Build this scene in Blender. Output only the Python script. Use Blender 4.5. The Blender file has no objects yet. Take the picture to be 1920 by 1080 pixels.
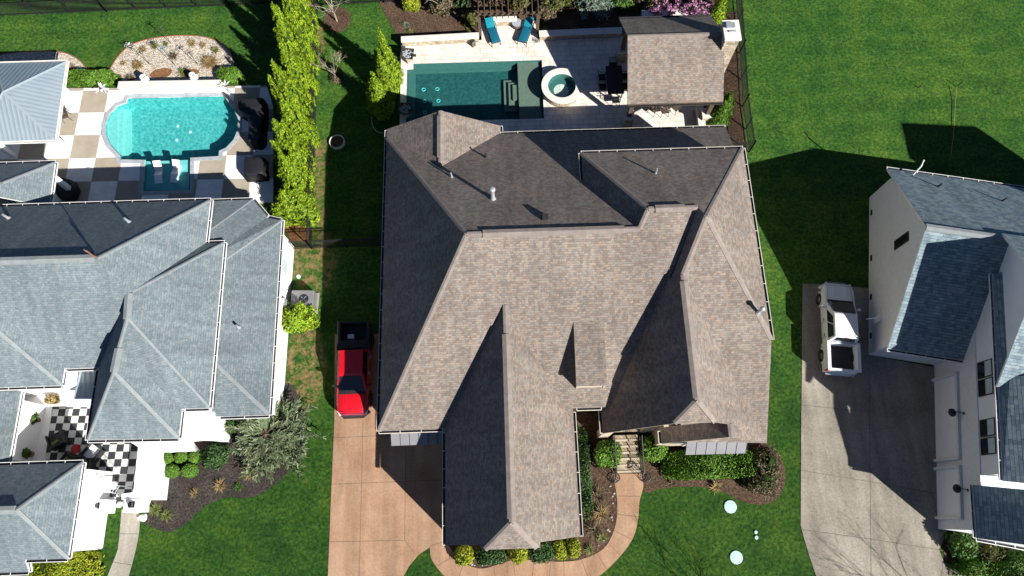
import bpy, bmesh, math, random
from mathutils import Vector, Matrix, noise
from mathutils.geometry import tessellate_polygon
R_ = math.radians
rnd = random.Random(7)
C = bpy.context.scene.collection
S = bpy.context.scene

# ------------------------------------------------------------------ camera, light, exposure
F_PX, CAM_H = 1300.0, 43.0          # focal length in pixels of a 1920 wide picture, flying height in metres
ROT = Matrix(((0.9994795849797095, 0.03185670764139803, -0.0050704424894184915),
              (-0.031856863639960264, 0.9500874341205678, -0.31035303730625996),
              (-0.0050694622804579, 0.3103530533190326, 0.9506078491406121)))
cam = bpy.data.cameras.new('camera'); camo = bpy.data.objects.new('camera', cam); C.objects.link(camo)
cam.sensor_width = 36.0; cam.lens = 36.0 * F_PX / 1920.0; cam.clip_end = 2000; cam.clip_start = 0.5
camo.matrix_world = Matrix.Translation((0, 0, CAM_H)) @ ROT.to_4x4()
S.camera = camo

SUN_EL, SUN_AZ = R_(33.3), R_(134.8)   # azimuth clockwise from north (+Y): sun in the south-east
w = bpy.data.worlds.new('World'); S.world = w; w.use_nodes = True
nt = w.node_tree; bg = nt.nodes['Background']
sky = nt.nodes.new('ShaderNodeTexSky'); sky.sky_type = 'NISHITA'; sky.sun_disc = False
sky.ozone_density = 4.0; sky.air_density = 0.5; sky.dust_density = 0.25; sky.altitude = 400; sky.sun_elevation = SUN_EL; sky.sun_rotation = SUN_AZ
nt.links.new(sky.outputs[0], bg.inputs[0]); bg.inputs[1].default_value = 0.05
sl = bpy.data.lights.new('sun', 'SUN'); sl.energy = 5.0; sl.angle = R_(0.5); sl.color = (1.0, 0.95, 0.88)
slo = bpy.data.objects.new('sun', sl); C.objects.link(slo)
sd = Vector((math.sin(SUN_AZ) * math.cos(SUN_EL), math.cos(SUN_AZ) * math.cos(SUN_EL), math.sin(SUN_EL)))
slo.rotation_euler = sd.to_track_quat('Z', 'Y').to_euler(); slo.location = sd * 60
S.view_settings.view_transform = 'Standard'; S.view_settings.look = 'None'
S.view_settings.exposure = 1.05; S.view_settings.gamma = 1.0; S.view_settings.use_curve_mapping = False

# ------------------------------------------------------------------ survey helpers
def ray(px, py):
    return ROT @ Vector((px - 960.0, 540.0 - py, -F_PX))
def at(px, py, z=0.0):
    d = ray(px, py); s = (z - CAM_H) / d.z
    return Vector((d.x * s, d.y * s, z))
def xy(px, py, z=0.0):
    p = at(px, py, z); return (p.x, p.y)
def on(px, py, pl):                      # plane z = a + b x + c y
    a, b, c = pl; d = ray(px, py)
    s = (a - CAM_H) / (d.z - b * d.x - c * d.y)
    return Vector((d.x * s, d.y * s, CAM_H + d.z * s))

# ------------------------------------------------------------------ object helpers
def link(o, parent=None):
    C.objects.link(o)
    if parent is not None: o.parent = parent
    return o
def obj(name, bm, mats, parent=None, smooth=False, kind=None, loc=None):
    me = bpy.data.meshes.new(name); bm.to_mesh(me); bm.free()
    for m in (mats if isinstance(mats, (list, tuple)) else [mats]): me.materials.append(m)
    if smooth:
        for p in me.polygons: p.use_smooth = True
    o = bpy.data.objects.new(name, me); link(o, parent)
    if kind: o['kind'] = kind
    if loc is not None: o.location = loc
    return o
def tag(o, label, cat, group=None):
    o['label'] = label; o['category'] = cat
    if group: o['group'] = group
    return o
def thing(name, label, cat, loc=(0, 0, 0), rz=0.0, group=None):
    o = bpy.data.objects.new(name, None); o.empty_display_size = 0.3
    link(o); o.location = loc; o.rotation_euler = (0, 0, rz)
    return tag(o, label, cat, group)
def dup(src, loc, rz=None, label=None, scale=None):
    c = src.copy(); C.objects.link(c); c.location = loc
    if rz is not None: c.rotation_euler = (0, 0, rz)
    if scale is not None: c.scale = scale
    if label: c['label'] = label
    for ch in list(src.children):
        d = ch.copy(); C.objects.link(d); d.parent = c
        for g in list(ch.children):
            e = g.copy(); C.objects.link(e); e.parent = d
    return c
NB = bmesh.new
def box(bm, c, s, rz=0.0, taper=1.0, mi=0):
    cx, cy, cz = c; sx, sy, sz = s[0] / 2, s[1] / 2, s[2] / 2
    vs = []
    for dz, k in ((-sz, 1.0), (sz, taper)):
        for dx, dy in ((-sx, -sy), (sx, -sy), (sx, sy), (-sx, sy)):
            x, y = dx * k, dy * k
            vs.append(bm.verts.new((cx + x * math.cos(rz) - y * math.sin(rz), cy + x * math.sin(rz) + y * math.cos(rz), cz + dz)))
    for f in ((3, 2, 1, 0), (4, 5, 6, 7), (0, 1, 5, 4), (1, 2, 6, 5), (2, 3, 7, 6), (3, 0, 4, 7)):
        fc = bm.faces.new([vs[i] for i in f]); fc.material_index = mi
    return bm
def prism(bm, pts, z0, z1, holes=(), mi=0, side_mi=None, bottom=True):
    loops = [list(pts)] + [list(h) for h in holes]
    flat = [Vector((p[0], p[1], 0)) for l in loops for p in l]
    tris = tessellate_polygon([[Vector((p[0], p[1], 0)) for p in l] for l in loops])
    top = [bm.verts.new((p.x, p.y, z1)) for p in flat]
    bot = [bm.verts.new((p.x, p.y, z0)) for p in flat]
    for t in tris:
        a, b, c = t
        n = (flat[b] - flat[a]).cross(flat[c] - flat[a]).z
        if abs(n) < 1e-9: continue
        if n < 0: a, c = c, a
        bm.faces.new((top[a], top[b], top[c])).material_index = mi
        if bottom: bm.faces.new((bot[c], bot[b], bot[a])).material_index = mi
    k = 0
    for l in loops:
        n = len(l)
        for i in range(n):
            j = (i + 1) % n
            f = bm.faces.new((bot[k + i], bot[k + j], top[k + j], top[k + i]))
            f.material_index = mi if side_mi is None else side_mi
        k += n
    return bm
def fixn(bm):
    bmesh.ops.recalc_face_normals(bm, faces=bm.faces[:]); return bm
def tube(bm, path, r, n=8, r1=None, cap=True, mi=0):
    path = [Vector(p) for p in path]; rings = []
    m = len(path)
    for i, p in enumerate(path):
        d = (path[min(i + 1, m - 1)] - path[max(i - 1, 0)])
        if d.length < 1e-9: d = Vector((0, 0, 1))
        d.normalize()
        a = d.cross(Vector((0, 0, 1)) if abs(d.z) < 0.9 else Vector((1, 0, 0))).normalized(); b = d.cross(a)
        rr = r if r1 is None else r + (r1 - r) * i / max(1, m - 1)
        rings.append([bm.verts.new(p + (a * math.cos(2 * math.pi * k / n) + b * math.sin(2 * math.pi * k / n)) * rr) for k in range(n)])
    for i in range(m - 1):
        for k in range(n):
            bm.faces.new((rings[i][k], rings[i][(k + 1) % n], rings[i + 1][(k + 1) % n], rings[i + 1][k])).material_index = mi
    if cap:
        bm.faces.new(rings[0][::-1]).material_index = mi; bm.faces.new(rings[-1]).material_index = mi
    return bm
def lathe(bm, prof, c=(0, 0, 0), n=24, mi=0):
    rings = []
    for r, z in prof:
        if r < 1e-6: rings.append([bm.verts.new((c[0], c[1], c[2] + z))] * n)
        else: rings.append([bm.verts.new((c[0] + r * math.cos(2 * math.pi * k / n), c[1] + r * math.sin(2 * math.pi * k / n), c[2] + z)) for k in range(n)])
    for i in range(len(rings) - 1):
        for k in range(n):
            q = [rings[i][k], rings[i][(k + 1) % n], rings[i + 1][(k + 1) % n], rings[i + 1][k]]
            u = []
            for v in q:
                if v not in u: u.append(v)
            if len(u) >= 3: bm.faces.new(u).material_index = mi
    return bm
def torus(bm, c, R, r, n=28, m=8, mi=0):
    vs = [[bm.verts.new((c[0] + (R + r * math.cos(b)) * math.cos(a), c[1] + (R + r * math.cos(b)) * math.sin(a), c[2] + r * math.sin(b)))
           for b in [2 * math.pi * j / m for j in range(m)]] for a in [2 * math.pi * i / n for i in range(n)]]
    for i in range(n):
        for j in range(m):
            bm.faces.new((vs[i][j], vs[(i + 1) % n][j], vs[(i + 1) % n][(j + 1) % m], vs[i][(j + 1) % m])).material_index = mi
    return bm
def slab(bm, pts, th=0.16, mi=0, edge_mi=1):
    """roof plane: pts counter-clockwise from above; the UV runs along the eave (u) and up the slope (v), in metres"""
    uvl = bm.loops.layers.uv.verify()
    pts = [Vector(p) for p in pts]
    n = Vector((0, 0, 0))
    for i in range(len(pts)):
        a, b = pts[i], pts[(i + 1) % len(pts)]
        n += Vector(((a.y - b.y) * (a.z + b.z), (a.z - b.z) * (a.x + b.x), (a.x - b.x) * (a.y + b.y)))
    if n.z < 0: pts.reverse(); n = -n
    n.normalize()
    u = Vector((0, 0, 1)).cross(n)
    u = u.normalized() if u.length > 1e-4 else Vector((1, 0, 0))
    v = n.cross(u)
    top = [bm.verts.new(p) for p in pts]; bot = [bm.verts.new(p - Vector((0, 0, th))) for p in pts]
    # triangulate about possibly concave outline, in the plane's own axes
    fl = [Vector((p.dot(u), p.dot(v), 0)) for p in pts]
    for t in tessellate_polygon([fl]):
        a, b, c = t
        if (fl[b] - fl[a]).cross(fl[c] - fl[a]).z < 0: a, c = c, a
        f = bm.faces.new((top[a], top[b], top[c])); f.material_index = mi
        for lp, i in zip(f.loops, (a, b, c)): lp[uvl].uv = (pts[i].dot(u), pts[i].dot(v))
        bm.faces.new((bot[c], bot[b], bot[a])).material_index = edge_mi
    m = len(pts)
    for i in range(m):
        j = (i + 1) % m
        bm.faces.new((bot[i], bot[j], top[j], top[i])).material_index = edge_mi
    return bm
def curve(pts, k=6, closed=False):
    P = [Vector((p[0], p[1], 0)) for p in pts]; n = len(P); out = []
    rng = range(n if closed else n - 1)
    for i in rng:
        p0 = P[(i - 1) % n] if closed or i > 0 else P[0]; p1 = P[i]; p2 = P[(i + 1) % n]
        p3 = P[(i + 2) % n] if closed or i + 2 < n else P[-1]
        for j in range(k):
            t = j / k
            q = 0.5 * ((2 * p1) + (p2 - p0) * t + (2 * p0 - 5 * p1 + 4 * p2 - p3) * t * t + (3 * p1 - p0 - 3 * p2 + p3) * t ** 3)
            out.append((q.x, q.y))
    if not closed: out.append((P[-1].x, P[-1].y))
    return out
def pxs(lst, z=0.0): return [xy(a, b, z) for a, b in lst]
def offset(poly, d):
    n = len(poly); out = []
    area = sum(poly[i][0] * poly[(i + 1) % n][1] - poly[(i + 1) % n][0] * poly[i][1] for i in range(n))
    sgn = 1 if area > 0 else -1
    for i in range(n):
        p0 = Vector(poly[i - 1]); p1 = Vector(poly[i]); p2 = Vector(poly[(i + 1) % n])
        a = (p1 - p0).normalized(); b = (p2 - p1).normalized()
        na = Vector((a.y, -a.x)) * sgn; nb = Vector((b.y, -b.x)) * sgn
        m = (na + nb); m = m.normalized() if m.length > 1e-6 else na
        k = d / max(0.4, m.dot(na)); out.append((p1.x + m.x * k, p1.y + m.y * k))
    return out

# ------------------------------------------------------------------ materials
MATS = {}
class NT:
    def __init__(s, name):
        s.m = bpy.data.materials.new(name); s.m.use_nodes = True; s.t = s.m.node_tree; s.b = s.t.nodes['Principled BSDF']
    def n(s, typ, **kw):
        x = s.t.nodes.new(typ)
        for k, v in kw.items():
            if k.startswith('i_'):
                key = k[2:]; x.inputs[int(key) if key.isdigit() else key].default_value = v
            else: setattr(x, k, v)
        return x
    def l(s, a, b): s.t.links.new(a, b)
    def pos(s): return s.n('ShaderNodeNewGeometry').outputs['Position']
    def ocoord(s): return s.n('ShaderNodeTexCoord').outputs['Object']
    def noise(s, vec, scale, detail=4, rough=0.55):
        x = s.n('ShaderNodeTexNoise'); x.inputs['Scale'].default_value = scale; x.inputs['Detail'].default_value = detail
        x.inputs['Roughness'].default_value = rough; s.l(vec, x.inputs['Vector']); return x.outputs['Fac']
    def ramp(s, fac, stops):
        x = s.n('ShaderNodeValToRGB'); e = x.color_ramp.elements
        while len(e) > 1: e.remove(e[0])
        e[0].position = stops[0][0]; e[0].color = (*stops[0][1], 1)
        for p, c in stops[1:]:
            k = e.new(p); k.color = (*c, 1)
        s.l(fac, x.inputs[0]); return x.outputs[0]
    def mix(s, fac, a, b, mode='MIX'):
        x = s.n('ShaderNodeMix', data_type='RGBA', blend_type=mode)
        if hasattr(fac, 'node'): s.l(fac, x.inputs[0])
        else: x.inputs[0].default_value = fac
        for v, i in ((a, 6), (b, 7)):
            if hasattr(v, 'node'): s.l(v, x.inputs[i])
            else: x.inputs[i].default_value = (*v, 1)
        return x.outputs[2]
    def math(s, op, a, b=None, clamp=False):
        x = s.n('ShaderNodeMath', operation=op, use_clamp=clamp)
        for v, i in ((a, 0), (b, 1)):
            if v is None: continue
            if hasattr(v, 'node'): s.l(v, x.inputs[i])
            else: x.inputs[i].default_value = v
        return x.outputs[0]
    def bump(s, h, strength=0.3, dist=0.02):
        x = s.n('ShaderNodeBump'); x.inputs['Strength'].default_value = strength; x.inputs['Distance'].default_value = dist
        s.l(h, x.inputs['Height']); s.l(x.outputs[0], s.b.inputs['Normal'])
    def out(s, col, rough=0.8, spec=0.3, metal=0.0):
        if hasattr(col, 'node'): s.l(col, s.b.inputs['Base Color'])
        else: s.b.inputs['Base Color'].default_value = (*col, 1)
        s.b.inputs['Roughness'].default_value = rough; s.b.inputs['Specular IOR Level'].default_value = spec
        s.b.inputs['Metallic'].default_value = metal
        return s.m
def plain(name, col, rough=0.7, spec=0.3, metal=0.0, var=0.12, scale=2.0, fine=0.0):
    t = NT(name); p = t.pos()
    f = t.noise(p, scale, 5)
    c = t.ramp(f, [(0.3, tuple(x * (1 - var) for x in col)), (0.7, tuple(min(1, x * (1 + var)) for x in col))])
    if fine:
        f2 = t.noise(p, 28, 3)
        c = t.mix(1.0, c, t.ramp(f2, [(0.3, (1 - fine,) * 3), (0.7, (1 + fine,) * 3)]), 'MULTIPLY')
    return t.out(c, rough, spec, metal)
def shingle(name, cols, row=0.125, wid=0.17, butt_shade=0.45, streak=(0.85, 1.12)):
    t = NT(name)
    uv = t.n('ShaderNodeUVMap').outputs[0]
    sp = t.n('ShaderNodeSeparateXYZ'); t.l(uv, sp.inputs[0]); u, v = sp.outputs[0], sp.outputs[1]
    vr = t.math('DIVIDE', v, row); rowi = t.math('FLOOR', vr); rowf = t.math('FRACT', vr)
    wn = t.n('ShaderNodeTexWhiteNoise', noise_dimensions='1D'); t.l(rowi, wn.inputs['W'])
    us = t.math('ADD', t.math('DIVIDE', u, wid), t.math('MULTIPLY', wn.outputs[0], 7.0))
    # uneven tab widths: warp u with a little noise
    nz = t.n('ShaderNodeCombineXYZ'); t.l(us, nz.inputs[0]); t.l(rowi, nz.inputs[1])
    wob = t.noise(nz.outputs[0], 0.9, 1); us = t.math('ADD', us, t.math('MULTIPLY', wob, 0.8))
    ci = t.math('FLOOR', us); cf = t.math('FRACT', us)
    cc = t.n('ShaderNodeCombineXYZ'); t.l(ci, cc.inputs[0]); t.l(rowi, cc.inputs[1])
    w2 = t.n('ShaderNodeTexWhiteNoise', noise_dimensions='2D'); t.l(cc.outputs[0], w2.inputs['Vector'])
    n = len(cols)
    r = t.n('ShaderNodeValToRGB'); e = r.color_ramp.elements; r.color_ramp.interpolation = 'CONSTANT'
    e[0].position = 0; e[0].color = (*cols[0], 1); e[1].position = 1.0 / n; e[1].color = (*cols[1], 1)
    for i in range(2, n):
        k = e.new(i / n); k.color = (*cols[i], 1)
    t.l(w2.outputs[0], r.inputs[0]); col = r.outputs[0]
    p = t.pos()
    big = t.noise(p, 0.35, 4)
    col = t.mix(1.0, col, t.ramp(big, [(0.3, (streak[0],) * 3), (0.7, (streak[1],) * 3)]), 'MULTIPLY')
    gr = t.noise(p, 14, 4, 0.7); col = t.mix(1.0, col, t.ramp(gr, [(0.38, (0.80,) * 3), (0.62, (1.2,) * 3)]), 'MULTIPLY')
    sc = t.n('ShaderNodeCombineXYZ'); t.l(t.math('MULTIPLY', u, 1.6), sc.inputs[0]); t.l(t.math('MULTIPLY', v, 0.16), sc.inputs[1])
    col = t.mix(1.0, col, t.ramp(t.noise(sc.outputs[0], 1.0, 4, 0.65), [(0.36, (0.86,) * 3), (0.64, (1.1,) * 3)]), 'MULTIPLY')
    edge = t.math('LESS_THAN', rowf, 0.13)
    col = t.mix(t.math('MULTIPLY', edge, butt_shade), col, (0.02, 0.019, 0.02))  # thin shadow line of each shingle butt, painted into the colour
    # a real course profile: each course is thickest at its butt edge; random tabs are thicker
    hgt = t.math('ADD', t.math('SUBTRACT', 1.0, rowf), t.math('MULTIPLY', w2.outputs[0], 0.7))
    t.bump(hgt, 0.15, 0.006)
    return t.out(col, 0.92, 0.2)
def leaf(name, c0, c1, c2, rough=0.6):
    t = NT(name)
    ri = t.n('ShaderNodeNewGeometry').outputs['Random Per Island']
    col = t.ramp(ri, [(0.0, c0), (0.55, c1), (1.0, c2)])
    col = t.mix(1.0, col, t.ramp(t.noise(t.pos(), 1.4, 3), [(0.3, (0.75,) * 3), (0.7, (1.2,) * 3)]), 'MULTIPLY')
    return t.out(col, rough, 0.25)
def bed(name, dark, mid, light, sc=9, lightpos=0.74, bump=0.6):
    t = NT(name); p = t.pos()
    f = t.noise(p, sc, 6, 0.75)
    col = t.ramp(f, [(0.34, dark), (0.5, mid), (lightpos, light)])
    col = t.mix(1.0, col, t.ramp(t.noise(p, 0.8, 3), [(0.3, (0.75,) * 3), (0.7, (1.25,) * 3)]), 'MULTIPLY')
    t.bump(f, bump, 0.05); return t.out(col, 0.95, 0.1)
M = MATS
# lawn with soft mowing patches, dry spots and soil where the photo shows worn turf
def lawn_mat():
    t = NT('lawn_grass'); p = t.pos()
    f = t.noise(p, 0.55, 5, 0.6); f2 = t.noise(p, 5.0, 4, 0.8); f3 = t.noise(p, 2.2, 4, 0.65)
    c = t.ramp(f, [(0.34, (0.019, 0.066, 0.011)), (0.5, (0.030, 0.086, 0.013)), (0.64, (0.042, 0.098, 0.014))])
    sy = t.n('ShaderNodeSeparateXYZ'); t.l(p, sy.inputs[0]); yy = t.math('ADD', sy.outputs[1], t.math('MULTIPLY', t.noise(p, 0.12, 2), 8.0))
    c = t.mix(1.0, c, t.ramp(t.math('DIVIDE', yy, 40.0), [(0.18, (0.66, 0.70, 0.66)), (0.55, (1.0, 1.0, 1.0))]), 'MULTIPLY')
    c = t.mix(1.0, c, t.ramp(f2, [(0.34, (0.30, 0.38, 0.32)), (0.5, (0.98,) * 3), (0.66, (1.95, 1.7, 1.95))]), 'MULTIPLY')
    c = t.mix(1.0, c, t.ramp(f3, [(0.36, (0.88, 0.92, 0.93)), (0.64, (1.16, 1.09, 1.06))]), 'MULTIPLY')
    wv = t.math('ADD', t.math('MULTIPLY', sy.outputs[1], 1.05), t.math('MULTIPLY', t.noise(p, 0.16, 2), 2.2))
    st = t.math('ADD', t.math('MULTIPLY', t.math('SINE', t.math('MULTIPLY', wv, 3.6)), 0.5), 0.5)
    c = t.mix(1.0, c, t.ramp(st, [(0.3, (0.93, 0.95, 0.93)), (0.7, (1.08, 1.05, 1.05))]), 'MULTIPLY')
    c = t.mix(1.0, c, t.ramp(t.noise(p, 0.11, 3, 0.6), [(0.38, (0.86, 0.92, 0.92)), (0.62, (1.20, 1.08, 0.98))]), 'MULTIPLY')
    # worn soil spots: x, y, radius, stretch
    dry = None
    for (px, py, r, st) in ((590, 490, 1.5, 1.6), (572, 690, 1.3, 2.2), (603, 330, 0.5, 4.0), (602, 290, 0.45, 3.0), (600, 410, 0.5, 3.0), (560, 430, 1.0, 1.0), (603, 70, 0.35, 4.0)):
        q = at(px, py)
        mp = t.n('ShaderNodeMapping', vector_type='POINT'); t.l(p, mp.inputs[0])
        mp.inputs['Location'].default_value = (-q.x / r, -q.y / (r * st), 0); mp.inputs['Scale'].default_value = (1 / r, 1 / (r * st), 0)
        ln = t.n('ShaderNodeVectorMath', operation='LENGTH'); t.l(mp.outputs[0], ln.inputs[0])
        k = t.math('SUBTRACT', 1.15, ln.outputs['Value'], True)
        dry = k if dry is None else t.math('MAXIMUM', dry, k)
    msk = t.math('MULTIPLY', t.math('MULTIPLY', dry, 3.2, True), t.ramp(t.noise(p, 1.9, 6, 0.72), [(0.44, (0, 0, 0)), (0.58, (1, 1, 1))]))
    c = t.mix(t.math('MULTIPLY', msk, 0.85), c, t.ramp(f2, [(0.3, (0.11, 0.07, 0.03)), (0.7, (0.26, 0.17, 0.085))]))
    # scattered tiny dry specks
    sp = t.ramp(t.noise(p, 11.0, 3, 0.6), [(0.72, (0, 0, 0)), (0.80, (1, 1, 1))])
    c = t.mix(t.math('MULTIPLY', sp, 0.35), c, (0.10, 0.13, 0.04))
    t.bump(f2, 0.6, 0.05)
    return t.out(c, 0.9, 0.12)
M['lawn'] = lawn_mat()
M['mulch'] = bed('brown_bark_mulch', (0.026, 0.017, 0.012), (0.070, 0.045, 0.031), (0.19, 0.13, 0.09))
M['darkmulch'] = bed('dark_grey_mulch', (0.014, 0.012, 0.011), (0.040, 0.034, 0.031), (0.105, 0.088, 0.076))
M['soil'] = bed('orange_soil', (0.10, 0.05, 0.022), (0.18, 0.09, 0.042), (0.3, 0.17, 0.09), 5)
def gravel_mat():
    t = NT('pale_river_gravel'); p = t.pos()
    v = t.n('ShaderNodeTexVoronoi'); v.inputs['Scale'].default_value = 13; t.l(p, v.inputs['Vector'])
    sx = t.n('ShaderNodeSeparateColor'); t.l(v.outputs['Color'], sx.inputs[0])
    c = t.ramp(sx.outputs[0], [(0.0, (0.27, 0.23, 0.18)), (0.4, (0.46, 0.40, 0.32)), (1.0, (0.70, 0.64, 0.55))])
    c = t.mix(1.0, c, t.ramp(v.outputs['Distance'], [(0.4, (1,) * 3), (0.85, (0.6,) * 3)]), 'MULTIPLY')
    t.bump(t.math('SUBTRACT', 1.0, v.outputs['Distance']), 0.8, 0.05); return t.out(c, 0.85, 0.2)
M['gravel'] = gravel_mat()
def concrete(name, a, b, c, speck=0.25):
    t = NT(name); p = t.pos()
    col = t.ramp(t.noise(p, 0.45, 6, 0.62), [(0.28, a), (0.5, b), (0.72, c)])
    col = t.mix(1.0, col, t.ramp(t.noise(p, 9, 4, 0.8), [(0.36, (1 - speck,) * 3), (0.64, (1 + speck,) * 3)]), 'MULTIPLY')
    mp = t.n('ShaderNodeMapping'); t.l(p, mp.inputs[0]); mp.inputs['Scale'].default_value = (1.1, 0.10, 1)
    col = t.mix(1.0, col, t.ramp(t.noise(mp.outputs[0], 1.0, 3, 0.6), [(0.36, (0.80,) * 3), (0.62, (1.1,) * 3)]), 'MULTIPLY')
    stain = t.ramp(t.noise(p, 0.9, 5, 0.7), [(0.60, (0, 0, 0)), (0.75, (1, 1, 1))])
    col = t.mix(t.math('MULTIPLY', stain, 0.28), col, tuple(x * 0.5 for x in a))
    t.bump(t.noise(p, 40, 2), 0.15, 0.01); return t.out(col, 0.85, 0.25)
M['tan'] = concrete('tan_stained_concrete', (0.265, 0.152, 0.092), (0.33, 0.205, 0.130), (0.385, 0.26, 0.175), 0.13)
M['aggregate'] = concrete('exposed_aggregate_concrete', (0.185, 0.168, 0.138), (0.25, 0.228, 0.188), (0.305, 0.28, 0.235), 0.2)
M['path'] = concrete('grey_path_concrete', (0.27, 0.25, 0.21), (0.33, 0.305, 0.26), (0.38, 0.355, 0.30), 0.14)
M['joint'] = plain('concrete_joint', (0.165, 0.105, 0.070), 0.9)
M['joint2'] = plain('grey_joint', (0.125, 0.113, 0.096), 0.9)
def travertine():
    t = NT('travertine_paving'); p = t.pos()
    br = t.n('ShaderNodeTexBrick'); t.l(p, br.inputs['Vector']); br.offset = 0.37; br.squash = 0.7; br.squash_frequency = 3
    br.inputs['Scale'].default_value = 1.0; br.inputs['Brick Width'].default_value = 0.62; br.inputs['Row Height'].default_value = 0.41
    br.inputs['Mortar Size'].default_value = 0.012; br.inputs['Mortar Smooth'].default_value = 0.2
    br.inputs['Color1'].default_value = (0.62, 0.585, 0.53, 1); br.inputs['Color2'].default_value = (0.74, 0.70, 0.64, 1)
    br.inputs['Mortar'].default_value = (0.36, 0.33, 0.30, 1)
    c = t.mix(1.0, br.outputs['Color'], t.ramp(t.noise(p, 1.1, 5, 0.65), [(0.3, (0.84, 0.81, 0.78)), (0.7, (1.1, 1.1, 1.1))]), 'MULTIPLY')
    c = t.mix(1.0, c, t.ramp(t.noise(p, 9, 4, 0.7), [(0.3, (0.9,) * 3), (0.7, (1.06,) * 3)]), 'MULTIPLY')
    return t.out(c, 0.75, 0.25)
M['travertine'] = travertine()
def stone_block(name, a, b, mort, bw=0.34, rh=0.17, var=0.3):
    t = NT(name); co = t.ocoord()
    geo = t.n('ShaderNodeNewGeometry'); sp = t.n('ShaderNodeSeparateXYZ'); t.l(geo.outputs['Position'], sp.inputs[0])
    cb = t.n('ShaderNodeCombineXYZ'); t.l(t.math('ADD', sp.outputs[0], sp.outputs[1]), cb.inputs[0]); t.l(sp.outputs[2], cb.inputs[1])
    br = t.n('ShaderNodeTexBrick'); t.l(cb.outputs[0], br.inputs['Vector']); br.offset = 0.43
    br.inputs['Scale'].default_value = 1.0; br.inputs['Brick Width'].default_value = bw; br.inputs['Row Height'].default_value = rh
    br.inputs['Mortar Size'].default_value = 0.014
    br.inputs['Color1'].default_value = (*a, 1); br.inputs['Color2'].default_value = (*b, 1); br.inputs['Mortar'].default_value = (*mort, 1)
    c = t.mix(1.0, br.outputs['Color'], t.ramp(t.noise(geo.outputs['Position'], 4, 4), [(0.3, (1 - var,) * 3), (0.7, (1 + var * 0.7,) * 3)]), 'MULTIPLY')
    return t.out(c, 0.9, 0.15)
M['stone'] = stone_block('cream_stone', (0.30, 0.25, 0.18), (0.46, 0.40, 0.31), (0.2, 0.17, 0.13))
M['stepstone'] = stone_block('step_stone', (0.26, 0.21, 0.14), (0.40, 0.33, 0.24), (0.16, 0.13, 0.09), 0.2, 0.2)
M['limestone'] = plain('limestone_cap', (0.60, 0.57, 0.53), 0.8, 0.2, 0, 0.08, 1.5, 0.05)
M['cream'] = plain('cream_brick_wall', (0.42, 0.36, 0.28), 0.85, 0.2, 0, 0.1, 1.2, 0.08)
M['shingle'] = shingle('brown_shingles', [(0.1562, 0.1329, 0.1168), (0.2067, 0.1724, 0.1457), (0.1859, 0.1665, 0.1497), (0.2304, 0.1869, 0.1541), (0.1681, 0.1422, 0.1263), (0.2008, 0.1811, 0.163), (0.1711, 0.1352, 0.1163)])
M['greyshingle'] = shingle('grey_shingles', [(0.1297, 0.1642, 0.1794), (0.1501, 0.1819, 0.1962), (0.1385, 0.1713, 0.1878), (0.1664, 0.1984, 0.2118), (0.1222, 0.156, 0.1752), (0.1478, 0.1807, 0.1926)], 0.13, 0.18, 0.35, (0.92, 1.08))
M['slateshingle'] = shingle('slate_blue_shingles', [(0.1591, 0.2176, 0.2526), (0.1909, 0.2528, 0.282), (0.1358, 0.1882, 0.2232), (0.2228, 0.2822, 0.3031)], 0.18, 0.26, 0.62, (0.92, 1.08))
M['ridgecap'] = plain('ridge_cap_brown', (0.215, 0.185, 0.165), 0.9, 0.2, 0, 0.16, 3.2, 0.1)
M['greycap'] = plain('ridge_cap_grey', (0.21, 0.235, 0.245), 0.9, 0.2, 0, 0.12, 3.0, 0.08)
M['fascia'] = plain('tan_fascia', (0.30, 0.26, 0.22), 0.6)
M['whitefascia'] = plain('white_fascia', (0.72, 0.72, 0.71), 0.5)
M['gutter'] = plain('cream_gutter', (0.62, 0.58, 0.52), 0.4, 0.5)
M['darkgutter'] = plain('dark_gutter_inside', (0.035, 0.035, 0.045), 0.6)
M['white'] = plain('white_painted_wall', (0.76, 0.76, 0.75), 0.75, 0.2, 0, 0.04, 0.8)
M['offwhite'] = stone_block('pale_brick_wall', (0.66, 0.68, 0.69), (0.72, 0.74, 0.745), (0.58, 0.60, 0.61), 0.24, 0.085, 0.06)
M['siding'] = plain('white_siding', (0.74, 0.76, 0.78), 0.7, 0.2, 0, 0.05, 1.0)
M['door'] = plain('white_garage_door', (0.80, 0.82, 0.85), 0.45, 0.4, 0, 0.03)
M['iron'] = plain('black_iron', (0.016, 0.016, 0.017), 0.5, 0.4)
M['bronze'] = plain('dark_bronze', (0.035, 0.03, 0.026), 0.5, 0.4)
M['wood'] = plain('weathered_brown_wood', (0.085, 0.06, 0.042), 0.75, 0.25, 0, 0.25, 6)
M['metalroof'] = plain('zinc_awning_metal', (0.20, 0.20, 0.215), 0.5, 0.5, 0.25, 0.07)
def seam_metal():
    t = NT('blue_grey_standing_seam'); uv = t.n('ShaderNodeUVMap').outputs[0]
    sp = t.n('ShaderNodeSeparateXYZ'); t.l(uv, sp.inputs[0])
    fr = t.math('FRACT', t.math('DIVIDE', sp.outputs[0], 0.30))
    ed = t.math('LESS_THAN', fr, 0.12)
    c = t.mix(ed, t.ramp(t.noise(t.pos(), 0.7, 4), [(0.3, (0.215, 0.27, 0.315)), (0.7, (0.255, 0.315, 0.36))]), (0.30, 0.35, 0.39))
    t.bump(t.math('ABSOLUTE', t.math('SUBTRACT', fr, 0.5)), 0.7, 0.05); return t.out(c, 0.4, 0.5, 0.2)
M['seam'] = seam_metal()
M['steel'] = plain('galvanised_steel', (0.52, 0.55, 0.58), 0.35, 0.5, 0.6)
M['pvc'] = plain('black_rubber_vent', (0.02, 0.02, 0.022), 0.6)
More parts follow.
